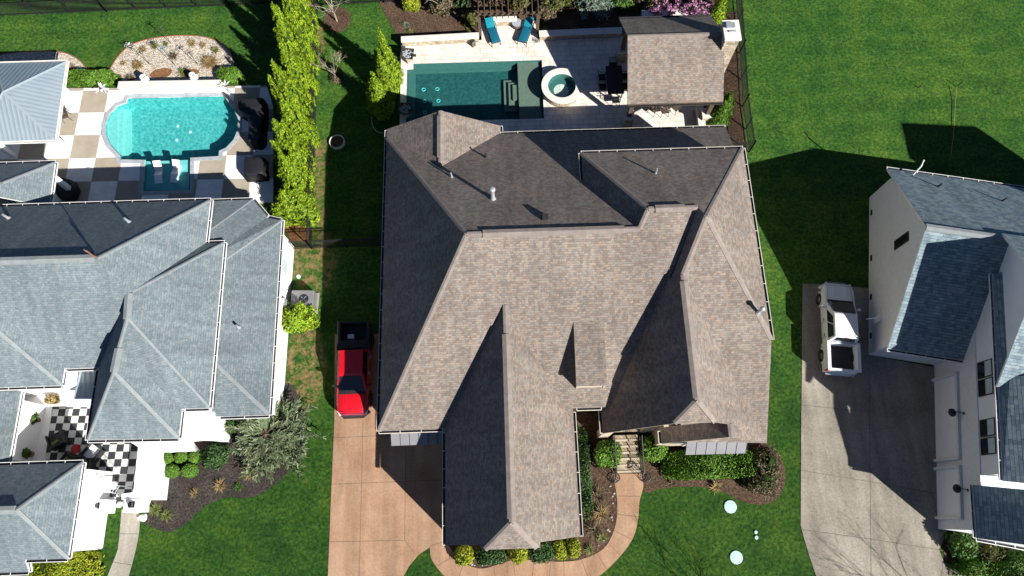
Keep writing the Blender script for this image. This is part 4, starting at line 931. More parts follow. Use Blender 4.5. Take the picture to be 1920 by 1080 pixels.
for (b0, b1, tp) in (((1753, 716), (1756, 862), 2.35), ((1760, 882), (1766, 969), 2.35)):
    p = onwall(*b0); q = onwall(*b1)
    d0 = Vector((p.x, p.y, 0.03)); d1 = Vector((q.x, q.y, tp))
    wallbox('garage_door', d0, d1, 0.03, M['door'], rh)
    s0 = (d0 - Gp).dot(sv); s1 = (d1 - Gp).dot(sv)
    bm = NB()
    for s in (s0 - 0.08, s1 + 0.08): box(bm, L2(Gp, s, -0.08, 1.25), (0.2, 0.16, 2.5), math.atan2(ev.y, ev.x))
    box(bm, L2(Gp, (s0 + s1) / 2, -0.08, tp + 0.12), (0.2, abs(s1 - s0) + 0.32, 0.16), math.atan2(ev.y, ev.x)); obj('door_trim', bm, M['offwhite'], rh)
for y0, y1, z0, z1 in ((676, 708, 4.2, 5.45), (710, 742, 4.2, 5.45), (786, 819, 4.2, 5.45), (821, 853, 4.2, 5.45)):
    p = onwall(1845, y0); q = onwall(1845, y1); p.z = z0; q.z = z1
    fr = wallbox('window', p, q, 0.06, M['bronze'], rh, -0.06)
    s0 = (p - Gp).dot(sv); s1 = (q - Gp).dot(sv)
    bm = NB(); box(bm, L2(Gp, (s0 + s1) / 2, 0.018, (z0 + z1) / 2 - 0.3), (0.02, abs(s1 - s0) - 0.12, (z1 - z0) / 2 - 0.08), math.atan2(ev.y, ev.x)); obj('pane', bm, M['glass'], fr)
    bm = NB(); box(bm, L2(Gp, (s0 + s1) / 2, 0.018, (z0 + z1) / 2 + 0.3), (0.02, abs(s1 - s0) - 0.12, (z1 - z0) / 2 - 0.08), math.atan2(ev.y, ev.x)); obj('pane', bm, M['blind'], fr)
for (px, py), (wx, wy) in (((1787, 773), (1808, 775)), ((1796, 916), (1816, 919))):
    wp = onwall(wx, wy); c = at(px, py, wp.z - 0.25)
    bm = NB(); tube(bm, [wp + ev * 0.05, wp - ev * 0.25 + Vector((0, 0, 0.12)), c + Vector((0, 0, 0.22)), c + Vector((0, 0, 0.05))], 0.022, 6); tube(bm, [wp + ev * 0.02, wp - ev * 0.05], 0.08, 10)
    lm = obj('wall_lamp', bm, M['iron'], rh)
    bm = NB(); lathe(bm, [(0.05, 0.1), (0.12, 0.06), (0.24, -0.08), (0.235, -0.09), (0.0, -0.02)], c, 20); obj('shade', bm, M['iron'], lm)
wmid = lambda a, z, o=0.0: L2(Wn, a, -o, z)
bm = NB(); box(bm, wmid(4.9, 4.1, 0.02), (0.08, 0.62, 1.6), math.atan2(ev.y, ev.x)); wd_ = obj('window', bm, M['bronze'], rh)
bm = NB(); box(bm, wmid(4.9, 4.1, 0.065), (0.02, 0.5, 1.45), math.atan2(ev.y, ev.x)); obj('pane', bm, M['glass'], wd_)
for a in (1.3, 4.6, 7.3, 9.9):
    bm = NB(); box(bm, wmid(a, 0.35, 0.02), (0.06, 0.38, 0.18), math.atan2(ev.y, ev.x)); obj('foundation_vent', bm, M['iron'], rh)
bm = NB(); box(bm, wmid(9.1, 1.4, 0.08), (0.18, 0.4, 0.7), math.atan2(ev.y, ev.x)); tube(bm, [wmid(9.1, 1.9, 0.1), wmid(9.3, 1.6, 0.9)], 0.035, 6); obj('meter_box', bm, M['siding'], rh)
NR = None
n_ = (nw - pkw).cross(ev); n_ = n_ if n_.z > 0 else -n_
npl = (pkw.dot(n_) / n_.z, -n_.x / n_.z, -n_.y / n_.z)
for px, py in ((1759, 350), (1879, 377)): vent_pipe(on(px, py, npl), 0.4, 0.05, False, 'pvc', rh)
bm = NB(); p = L2(nw, 0.3, 1.5, 3.1); tube(bm, [p, p + Vector((0.0, 0.1, 1.1)), p + Vector((0.05, 0.35, 1.4))], 0.05, 8); obj('vent_pipe', bm, M['white'], rh)

# ------------------------------------------------------------------ fences
def fence(label, pts, h=1.4, step=0.115, skip_cap=False):
    P = [Vector((p[0], p[1], 0)) for p in pts]
    t = thing('iron_fence', label, 'fence', P[0], 0)
    o = P[0]; pk = NB()
    for a, b in zip(P[:-1], P[1:]):
        d = b - a; L = d.length; d.normalize()
        for z in (0.18, h - 0.22, h - 0.04):
            bm = NB(); m = (a + b) / 2 - o; box(bm, (m.x, m.y, z), (L, 0.032, 0.04), math.atan2(d.y, d.x)); obj('rail', bm, M['iron'], t)
        n = int(L / step)
        for i in range(n):
            q = a + d * (i + 0.5) * L / n - o; box(pk, (q.x, q.y, h / 2 + 0.03), (0.028, 0.028, h - 0.06), math.atan2(d.y, d.x))
        np_ = max(1, round(L / 2.4))
        for i in range(np_ + 1):
            q = a + d * L * i / np_ - o; bm = NB(); box(bm, (q.x, q.y, h / 2 + 0.04), (0.07, 0.07, h + 0.08)); box(bm, (q.x, q.y, h + 0.1), (0.09, 0.09, 0.04)); obj('post', bm, M['iron'], t)
    obj('pickets', pk, M['iron'], t)
    return t
fence('black iron picket fence between the arborvitae row and the dark side lawn', [xy(598, -60), xy(592, 240), xy(585, 466)])
fence('black iron picket fence across the lawn behind the aqua pool', [xy(-60, 34), xy(200, 22), xy(430, 11), xy(560, 6)])
fence('black iron picket fence behind the bark bed, left of the pergola', [xy(590, 12), xy(720, 5), xy(880, -4)])
fence('short black iron fence section crossing between the two houses', [xy(548, 468), xy(585, 466), xy(716, 462)])
fence('black iron picket fence along the open lawn beside the pavilion', [xy(1375, -60), xy(1386, 100), xy(1392, 200), xy(1404, 285)])
fence('short black iron fence end at the corner of the brown house', [xy(1404, 285), xy(1365, 286)])

# ------------------------------------------------------------------ plants
def leafquad(bm, p, n, up, w, h):
    n = n.normalized(); s = n.cross(up)
    s = s.normalized() if s.length > 1e-4 else Vector((1, 0, 0))
    u = s.cross(n).normalized()
    a = bm.verts.new(p - s * w / 2); b = bm.verts.new(p + s * w / 2); c = bm.verts.new(p + s * w * 0.32 + u * h); d = bm.verts.new(p - s * w * 0.32 + u * h)
    bm.faces.new((a, b, c, d))
def rv(r, z=True):
    while True:
        v = Vector((r.uniform(-1, 1), r.uniform(-1, 1), r.uniform(-1, 1)))
        if 0.05 < v.length < 1: return v.normalized()
def lump(p, f, seed): return noise.noise(Vector(p) * f + Vector((seed * 13.7, seed * 5.1, seed)))
def cone_tree(seed, h, rad, tips=1, n=5200, leafs=0.078):
    """columnar evergreen: lumpy core + fans of small sprays; tips>1 makes several leaders"""
    r = random.Random(seed); core = NB(); lf = NB()
    leaders = [(0, 0, h, rad)]
    for k in range(tips - 1):
        a = r.uniform(0, 6.28); q = r.uniform(0.5, 0.85) * rad
        leaders.append((q * math.cos(a), q * math.sin(a), h * r.uniform(0.45, 0.8), rad * r.uniform(0.45, 0.65)))
    prof = lambda t: (0.72 + 0.28 * min(1, t / 0.22)) * (1 - max(0, (t - 0.22) / 0.78) ** 1.05) if t > 0 else 0.7
    for (lx, ly, lh, lr) in leaders:
        rings = []; N = 14
        for i in range(15):
            t = i / 14; z = t * lh
            rings.append([core.verts.new((lx + math.cos(a) * lr * 0.80 * max(0.02, prof(t)) * (1 + 0.22 * lump((math.cos(a), math.sin(a), z * 1.6), 1.3, seed)),
                                          ly + math.sin(a) * lr * 0.80 * max(0.02, prof(t)) * (1 + 0.22 * lump((math.cos(a), math.sin(a), z * 1.6), 1.3, seed)), z)) for a in [2 * math.pi * k / N for k in range(N)]])
        for i in range(14):
            for k in range(N): core.faces.new((rings[i][k], rings[i][(k + 1) % N], rings[i + 1][(k + 1) % N], rings[i + 1][k]))
        core.faces.new(rings[-1])
        m = int(n * (lh * lr) / sum(b * c for _, _, b, c in leaders)); cl = m // 13
        for _ in range(cl):
            t = 1 - math.sqrt(r.random()) if r.random() < 0.8 else r.random(); a = r.uniform(0, 6.28); z = t * lh
            b = 1 + 0.30 * lump((math.cos(a), math.sin(a), z * 1.6), 1.3, seed) + r.uniform(-0.20, 0.17)
            c = Vector((lx + math.cos(a) * lr * max(0.05, prof(t)) * b, ly + math.sin(a) * lr * max(0.05, prof(t)) * b, z))
            out = Vector((math.cos(a), math.sin(a), 0.15))
            for _ in range(13):
                q = c + rv(r) * r.uniform(0.02, 0.11)
                leafquad(lf, q, out + rv(r) * 0.75, Vector((0, 0, 1)) + rv(r) * 0.45, leafs * r.uniform(0.4, 0.8), leafs * r.uniform(0.8, 1.4))
    return core, lf
def plant(name, label, cat, loc, core, lf, mc, ml, group=None, rz=0.0, trunk=None):
    t = thing(name, label, cat, loc, rz, group)
    if core is not None: obj('inner_branches', core, mc, t, True)
    obj('foliage', lf, ml, t)
    if trunk: 
        bm = NB(); tube(bm, [(0, 0, -0.05), (0, 0, trunk)], 0.07, 7); obj('trunk', bm, M['bark'], t)
    return t
arbs = []
ordn = ['first', 'second', 'third', 'fourth', 'fifth', 'sixth', 'seventh', 'eighth', 'ninth', 'tenth', 'eleventh', 'twelfth', 'thirteenth', 'fourteenth']
protos = []
ar = random.Random(3)
feet = [(566, 398), (575, 352), (572, 306), (580, 262), (574, 218), (582, 174), (577, 130), (585, 86), (580, 44), (588, 2), (583, -36)]
for i, (px, py) in enumerate(feet):
    p = at(px - 9, py); lab = ordn[i] + ' arborvitae of the yellow green fence row, counted from the grey house'
    h = [2.9, 4.2, 5.0, 4.5, 5.6, 4.9, 6.1, 5.2, 6.3, 5.6, 6.4][i]
    if i < 4:
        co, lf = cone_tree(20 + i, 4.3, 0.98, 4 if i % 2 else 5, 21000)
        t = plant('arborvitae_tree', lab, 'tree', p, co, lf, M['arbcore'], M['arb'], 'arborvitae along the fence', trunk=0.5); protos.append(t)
    else:
        t = dup(protos[i % 4], p, ar.uniform(0, 6.28), lab)
    t.scale = (1.0 if i else 1.3, 1.0 if i else 1.2, h * 1.12 / 4.3)
for i, (px, py, h, rr, lab) in enumerate(((740, 160, 6.1, 0.72, 'tallest pointed arborvitae beside the raised patio edge'), (732, 176, 4.6, 0.68, 'middle arborvitae of the patio-side clump'),
                                   (722, 212, 4.7, 0.78, 'bushy arborvitae of the patio-side clump, beside the shaded fire bowl'), (720, 150, 3.3, 0.42, 'thin arborvitae on the lawn side of the patio clump'), (712, 206, 3.7, 0.66, 'low arborvitae on the lawn side of the patio clump, nearest the brown house'))):
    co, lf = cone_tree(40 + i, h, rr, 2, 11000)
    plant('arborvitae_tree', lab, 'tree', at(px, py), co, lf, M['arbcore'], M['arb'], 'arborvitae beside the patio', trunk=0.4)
for i, (px, py, h, rr, lab) in enumerate(((1338, 236, 3.0, 0.75, 'clipped upright cypress between the patio end wall and the iron fence'), (1352, 213, 2.6, 0.6, 'second clipped upright cypress behind the patio end wall'), (1338, 42, 3.2, 0.6, 'narrow upright cypress behind the chimney'))):
    co, lf = cone_tree(50 + i, h, rr, 2, 9000); plant('cypress_tree', lab, 'tree', at(px, py), co, lf, M['arbcore'], M['box'] if i < 2 else M['arb'], trunk=0.3)
# rounded shrubs: superellipsoid cores with leaf clumps
def mound(seed, rx, ry, h, n=900, leafs=0.09, e=2.4, rough=0.10, fill=1.0):
    r = random.Random(seed); core = NB(); lf = NB()
    def pt(a, b, k=1.0):
        ca, sa = math.cos(a), math.sin(a); cb, sb = math.cos(b), math.sin(b)
        f = lambda v: math.copysign(abs(v) ** (2 / e), v)
        l = 1 + rough * 2.2 * lump((ca * rx, sa * ry, sb * h), 1.6, seed)
        return Vector((f(ca) * f(cb) * rx * k * l, f(sa) * f(cb) * ry * k * l, h * 0.42 + f(sb) * h * 0.58 * k * l))
    N, Q = 18, 9; rings = []
    for j in range(Q + 1):
        b = -0.85 + (1.5707 + 0.85) * j / Q
        rings.append([core.verts.new(pt(2 * math.pi * k / N, b, 0.86)) for k in range(N)])
    for j in range(Q):
        for k in range(N): core.faces.new((rings[j][k], rings[j][(k + 1) % N], rings[j + 1][(k + 1) % N], rings[j + 1][k]))
    for _ in range(n):
        hz_ = h * 0.58; at_, ax_, ay_ = rx * ry * 4, ry * hz_ * 2.6, rx * hz_ * 2.6; k_ = r.uniform(0, at_ + 2 * ax_ + 2 * ay_)
        if k_ < at_: u_ = (r.uniform(-1, 1), r.uniform(-1, 1), 1.0)
        elif k_ < at_ + 2 * ax_: u_ = (r.choice((-1, 1)), r.uniform(-1, 1), r.uniform(-0.6, 1))
        else: u_ = (r.uniform(-1, 1), r.choice((-1, 1)), r.uniform(-0.6, 1))
        l_ = (abs(u_[0]) ** e + abs(u_[1]) ** e + abs(u_[2]) ** e) ** (-1 / e) * r.uniform(0.88, 1.04) * (1 + rough * 2.2 * lump((u_[0] * rx, u_[1] * ry, u_[2] * h), 1.6, seed))
        q = Vector((u_[0] * rx * l_, u_[1] * ry * l_, h * 0.42 + u_[2] * hz_ * l_)); nn = (q - Vector((0, 0, h * 0.35))).normalized()
        leafquad(lf, q, nn + rv(r) * 0.8, rv(r), leafs * r.uniform(0.6, 1.1), leafs * r.uniform(0.7, 1.4))
    return core, lf
def shrub(name, label, px, py, r, ry, h, ml, seed, n=900, leafs=0.09, cat='shrub', e=2.4, rough=0.1, rz=0.0, group=None, mc='boxcore', z=0.0):
    co, lf = mound(seed, r, ry, h, n, leafs, e, rough)
    return plant(name, label, cat, at(px, py, z), co, lf, M[mc], M[ml], group, rz)
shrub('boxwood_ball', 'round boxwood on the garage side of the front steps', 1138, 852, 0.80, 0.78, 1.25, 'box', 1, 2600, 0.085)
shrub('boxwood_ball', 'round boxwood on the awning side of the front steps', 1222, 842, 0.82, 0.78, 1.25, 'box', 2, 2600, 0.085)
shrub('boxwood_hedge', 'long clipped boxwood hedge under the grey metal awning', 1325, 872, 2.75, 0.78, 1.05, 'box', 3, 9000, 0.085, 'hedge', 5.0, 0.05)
shrub('brown_shrub', 'large sparse brown shrub at the corner past the clipped hedge', 1428, 872, 0.9, 1.1, 1.2, 'brownleaf', 4, 1500, 0.075, 'shrub', 2.0, 0.3)
shrub('brown_shrub', 'low brown shrub in front of the sparse corner shrub', 1420, 905, 1.0, 0.7, 0.8, 'brownleaf', 5, 1100, 0.075, 'shrub', 2.0, 0.3)
shrub('gold_shrub', 'bright yellow green shrub at the corner of the garage walk', 872, 1040, 0.55, 0.55, 0.85, 'gold', 6, 1600, 0.09, 'shrub', 2.2, 0.15)
shrub('holly_shrub', 'dark green holly next to the bright yellow green corner shrub', 922, 1040, 0.85, 0.5, 0.8, 'holly', 7, 2200, 0.085, 'shrub', 3.0, 0.12)
shrub('gold_shrub', 'yellow green shrub between the two dark hollies', 972, 1037, 0.55, 0.5, 0.85, 'gold', 8, 1500, 0.09, 'shrub', 2.2, 0.15)
shrub('holly_shrub', 'dark green holly beside the curved walk centre', 1016, 1032, 0.72, 0.6, 0.85, 'holly', 9, 2000, 0.085, 'shrub', 2.6, 0.15)
shrub('gold_shrub', 'half shaded yellow green shrub left of the last one', 1050, 1030, 0.45, 0.5, 0.7, 'gold', 10, 1300, 0.085, 'shrub', 2.2, 0.2)
shrub('gold_shrub', 'last yellow green shrub at the garage corner near the brown bed', 1075, 1026, 0.35, 0.55, 0.8, 'gold', 11, 1200, 0.085, 'shrub', 2.2, 0.2)
shrub('holly_hedge', 'narrow dark hedge along the garage side wall', 1091, 890, 0.42, 2.6, 1.0, 'holly', 12, 5200, 0.09, 'hedge', 4.0, 0.12)
shrub('arborvitae_bush', 'bright green lumpy bush beside the grey metal unit', 563, 603, 1.05, 0.72, 1.7, 'arb', 13, 4200, 0.11, 'shrub', 2.4, 0.28, mc='arbcore')
for i, (px, py, rr, lab) in enumerate(((317, 861, 0.42, 'top left'), (346, 858, 0.38, 'top middle'), (372, 857, 0.38, 'top right'), (327, 884, 0.42, 'bottom left'), (361, 883, 0.45, 'bottom right'))):
    shrub('boxwood_ball', lab + ' ball of the five clipped boxwoods by the courtyard wall', px, py, rr, rr * 0.95, 0.8, 'box', 20 + i, 2200, 0.06, 'shrub', 2.0, 0.05, group='clipped boxwood balls')
shrub('evergreen_shrub', 'loose blue green shrub between boxwood balls and spreading juniper', 407, 857, 0.75, 0.7, 0.8, 'holly', 26, 2000, 0.10, 'shrub', 2.2, 0.25)
shrub('green_shrub', 'small bright green shrub close to the white house corner', 433, 803, 0.65, 0.45, 0.7, 'green', 27, 1200, 0.09, 'shrub', 2.2, 0.25)
shrub('clipped_hedge', 'clipped hedge between gazebo and gravel bed', 178, 152, 1.75, 0.5, 0.75, 'box', 28, 4200, 0.09, 'hedge', 4.0, 0.07)
shrub('clipped_hedge', 'clipped hedge between gravel bed and arborvitae row', 437, 146, 0.95, 0.5, 0.75, 'box', 29, 2600, 0.09, 'hedge', 4.0, 0.07)
shrub('gold_hedge', 'long yellow green hedge under the lower left eave', 128, 1060, 2.1, 0.75, 0.9, 'gold', 30, 6000, 0.10, 'hedge', 3.0, 0.12)
shrub('ball_shrub', 'round yellow green shrub in the bark bed near the fence', 773, 14, 0.62, 0.62, 1.2, 'gold', 31, 1700, 0.09, 'shrub', 2.2, 0.12)
shrub('leafy_shrub', 'round leafy green shrub at the corner of the pale garage', 1795, 1022, 0.75, 0.7, 1.1, 'green', 32, 1500, 0.14, 'shrub', 2.1, 0.2)
shrub('dark_hedge', 'dark shrub beside the round leafy shrub by the garage', 1850, 1030, 0.8, 0.6, 0.7, 'olive', 33, 1400, 0.10, 'shrub', 2.4, 0.2)
shrub('low_hedge', 'low yellow green ground shrub along the drive edge, bottom right', 1830, 1062, 1.6, 0.5, 0.5, 'box', 34, 3000, 0.09, 'hedge', 3.0, 0.15)
shrub('dark_hedge', 'dark clipped hedge under the slate eave at the frame edge', 1905, 1060, 1.2, 0.8, 0.6, 'green', 35, 2400, 0.09, 'hedge', 3.0, 0.12)
for i, (px, py, rr, m, lab) in enumerate(((1035, 12, 1.0, 'olive', 'olive green shrub right of the pergola'), (1068, 2, 0.9, 'olive', 'second olive shrub between pergola and blue spruce'), (1165, 12, 0.8, 'green', 'dark green shrub between blue spruce and pink redbud'),
     (885, 40, 0.55, 'olive', 'greyish shrub at the left post of the pergola'), (1022, 35, 0.75, 'brownleaf', 'brown twiggy shrub at the right post of the pergola'), (862, 4, 0.9, 'holly', 'dark evergreen shrub left of the pergola'), (928, 0, 0.8, 'brownleaf', 'brown shrub under the pergola slats'), (973, 8, 0.8, 'olive', 'olive shrub under the pergola slats'), (830, 18, 0.9, 'brownleaf', 'twiggy brown shrub behind the pale trunk'), (1300, 28, 1.1, 'brownleaf', 'tangled brown shrub right of the redbud'), (1205, 6, 0.8, 'brownleaf', 'brown shrub left of the redbud'))):
    shrub('mixed_shrub', lab, px, py, rr, rr * 0.8, rr * 1.3, m, 60 + i, 1700, 0.12, 'shrub', 2.0, 0.35)
# conifers with radiating boughs
def spray_tree(seed, rad, h, boughs, leafs, up=0.35, per=46, core_r=0.35):
    r = random.Random(seed); lf = NB(); wd = NB()
    for k in range(boughs):
        a = r.uniform(0, 6.283); t = r.random(); z0 = h * (0.1 + 0.75 * t); L = rad * (1.05 - 0.75 * t) * r.uniform(0.7, 1.15)
        d = Vector((math.cos(a), math.sin(a), up * r.uniform(0.2, 1.4))).normalized(); p0 = Vector((0, 0, z0 * 0.8)); p1 = p0 + d * L
        tube(wd, [p0, p1], 0.02, 4, 0.006, False)
        for _ in range(per):
            s = r.uniform(0.25, 1.0) ** 0.7; q = p0.lerp(p1, s); side = d.cross(Vector((0, 0, 1))).normalized() * r.choice((-1, 1))
            v = (d * 0.8 + side * r.uniform(0.1, 0.9) + Vector((0, 0, r.uniform(-0.2, 0.5)))).normalized()
            leafquad(lf, q + rv(r) * 0.05, (Vector((0, 0, 1)) + rv(r) * 0.6), v, leafs * 0.32, leafs * r.uniform(0.9, 1.8))
    return wd, lf
wd_, lf = spray_tree(5, 2.75, 1.9, 190, 0.22, 0.35, 38); plant('spreading_juniper', 'wide spreading grey green juniper between white house and lawn', 'shrub', at(512, 818), wd_, lf, M['bark'], M['juniper'])
wd_, lf = spray_tree(6, 1.6, 2.6, 110, 0.2, 0.2, 50); plant('blue_spruce', 'pale blue spruce at the top edge right of the pergola', 'tree', at(1108, 16), wd_, lf, M['bark'], M['spruce'])
# bare trees
def branches(bm, p, d, L, r, depth, rng, spread=0.6):
    q = p + d * L; m = (p + q) / 2 + rv(rng) * L * 0.06
    tube(bm, [p, m, q], r, 6 if r > 0.02 else 4, r * 0.65, False)
    if depth == 0: return
    for _ in range(rng.choice((2, 3, 3))):
        nd = (d + rv(rng) * spread + Vector((0, 0, 0.12))).normalized()
        branches(bm, q if rng.random() < 0.7 else m, nd, L * rng.uniform(0.6, 0.85), r * 0.62, depth - 1, rng, spread)
def bare_tree(label, loc, h, r, depth, seed, mat='palebark', blossom=None, lean=(0, 0, 1), n0=5):
    t = thing('bare_tree' if not blossom else 'redbud_tree', label, 'tree', loc); rng = random.Random(seed); bm = NB()
    tube(bm, [(0, 0, -0.05), (0, 0, h * 0.25)], r, 8, r * 0.8, False); obj('trunk', bm, M[mat], t)
    bm = NB()
    for k in range(n0):
        a = k * 6.283 / n0 + rng.uniform(-0.4, 0.4); branches(bm, Vector((0, 0, h * 0.25)), Vector((math.cos(a) * 0.6, math.sin(a) * 0.6, 1)).normalized(), h * 0.3, r * 0.6, depth, rng)
    if blossom:
        pts = [v.co.copy() for v in bm.verts if v.co.z > h * 0.28]; lf = NB()
        for q in rng.sample(pts, min(len(pts), 700)):
            leafquad(lf, q + rv(rng) * 0.08, rv(rng), rv(rng), 0.09, 0.11)
        obj('blossom', lf, M[blossom], t)
    obj('branches', bm, M[mat], t); return t
bare_tree('bare pale leafless tree in the round bark ring near the corner fence', at(632, 40), 3.6, 0.07, 3, 1)
bare_tree('small bare shrubby tree alone on the side lawn', at(631, 148), 2.4, 0.04, 3, 2, n0=7)
bare_tree('pale leafless tree in the bark bed left of the pergola', at(826, 24), 3.2, 0.07, 3, 3)
bare_tree('flowering redbud with pink blossom behind the pavilion', at(1238, 50), 2.3, 0.08, 4, 4, 'bark', 'redbud')
bare_tree('second flowering redbud with pink blossom nearer the chimney', at(1293, 44), 2.2, 0.08, 4, 5, 'bark', 'redbud')
bare_tree('large bare street tree standing just past the lower right lawn', Vector((25.3, -8.6, 0)), 6.3, 0.06, 4, 6, 'bark')
bare_tree('bare street tree standing below the walkway lawn', Vector((13.2, -8.0, 0)), 5.2, 0.055, 4, 7, 'bark')
shrub('brown_mound', 'low brown groundcover mound under the small bare tree', 632, 148, 0.55, 0.5, 0.3, 'brownleaf', 70, 600, 0.09, 'plant', 2.0, 0.2)
# grasses and tufts
def tuft(name, label, px, py, r, h, ml, n, seed, group=None, z=0.02):
    rg = random.Random(seed); bm = NB()
    for _ in range(n):
        a = rg.uniform(0, 6.283); s = rg.random(); d = Vector((math.cos(a) * s, math.sin(a) * s, 1.1 - s)).normalized(); L = r * rg.uniform(0.6, 1.2); p = Vector((rg.uniform(-1, 1), rg.uniform(-1, 1), 0)) * r * 0.22
        s_ = d.cross(Vector((0, 0, 1))); s_ = s_.normalized() if s_.length > 1e-3 else Vector((1, 0, 0)); w = 0.02
        q = p + d * L * 0.6; e = p + d * L + Vector((math.cos(a), math.sin(a), -0.6)) * L * 0.25
        A, B, Cc, D, E = [bm.verts.new(v) for v in (p - s_ * w, p + s_ * w, q + s_ * w * 0.7, q - s_ * w * 0.7, e)]
        bm.faces.new((A, B, Cc, D)); bm.faces.new((D, Cc, E))
    return tag(obj(name, bm, M[ml], loc=at(px, py, z)), label, 'plant', group)
tuft('ornamental_grass', 'largest tan ornamental grass clump in the pale gravel', 395, 120, 0.62, 0.6, 'straw', 420, 1)
tuft('ornamental_grass', 'second tan ornamental grass clump, left side of the gravel', 259, 124, 0.42, 0.5, 'straw', 300, 2)
for i, (px, py, r, m, lab) in enumerate(((269, 93, 0.3, 'straw', 'small pale grass tuft near the upper left gravel edge'), (290, 87, 0.36, 'tuft', 'green tuft near the blue garden spinner'), (311, 83, 0.22, 'tuft', 'small green tuft at the top of the gravel'), (360, 82, 0.34, 'straw', 'small straw tuft at the upper right of the gravel'),
     (381, 86, 0.26, 'straw', 'tiny straw tuft near the top right gravel edge'), (405, 95, 0.34, 'tuft', 'greenish tuft at the right of the gravel'), (327, 107, 0.4, 'brownleaf', 'brown twiggy tuft in the gravel middle'), (231, 119, 0.22, 'straw', 'tiny straw tuft at the left gravel end'), (245, 150, 0.45, 'brownleaf', 'brown mound near the left white pot'),
     (345, 138, 0.5, 'tuft', 'yellow green tuft beside the right white pot'), (133, 129, 0.45, 'straw', 'pale tuft in the gravel behind the gazebo'), (292, 955, 0.42, 'tuft', 'green grass tuft near the white gate pillar'), (312, 966, 0.35, 'tuft', 'yellowish grass tuft beside the white boulder'), (270, 957, 0.3, 'green', 'small dark tuft against the gate pillar'),
     (300, 930, 0.4, 'brownleaf', 'bare twiggy plant by the courtyard wall'), (413, 910, 0.4, 'straw', 'dry tan plant in the dark mulch'), (448, 913, 0.28, 'green', 'small green plant in the dark mulch'), (365, 926, 0.28, 'straw', 'small pale plant in the dark mulch'), (470, 885, 0.55, 'straw', 'dry stems at the foot of the juniper'),
     (770, 60, 0.25, 'tuft', 'small yellow tuft behind the left patio wall'), (762, 48, 0.3, 'spruce', 'grey green sprig in the bark bed'), (880, 57, 0.28, 'tuft', 'yellow tuft near the left pergola post'), (1022, 55, 0.26, 'tuft', 'yellow tuft near the right pergola post'),
     (1120, 930, 0.65, 'brownleaf', 'dry brown grass clump beside the walk, upper'), (1127, 962, 0.6, 'straw', 'dry tan grass clump beside the walk, middle'), (1112, 992, 0.6, 'brownleaf', 'dry brown grass clump beside the garage corner'), (1128, 1008, 0.3, 'tuft', 'green tuft at the bend of the walk'), (1105, 1030, 0.3, 'tuft', 'yellow green tuft at the lower bend of the walk'),
     (1180, 870, 0.01, 'tuft', ''), (1260, 905, 0.3, 'brownleaf', 'brown twigs below the clipped hedge'), (1340, 912, 0.4, 'straw', 'dry tuft below the clipped hedge'), (1442, 925, 0.5, 'brownleaf', 'brown twigs at the outer curve of the bark bed'))):
    if lab: tuft('grass_tuft', lab, px, py, r, r, m, 130, 100 + i)

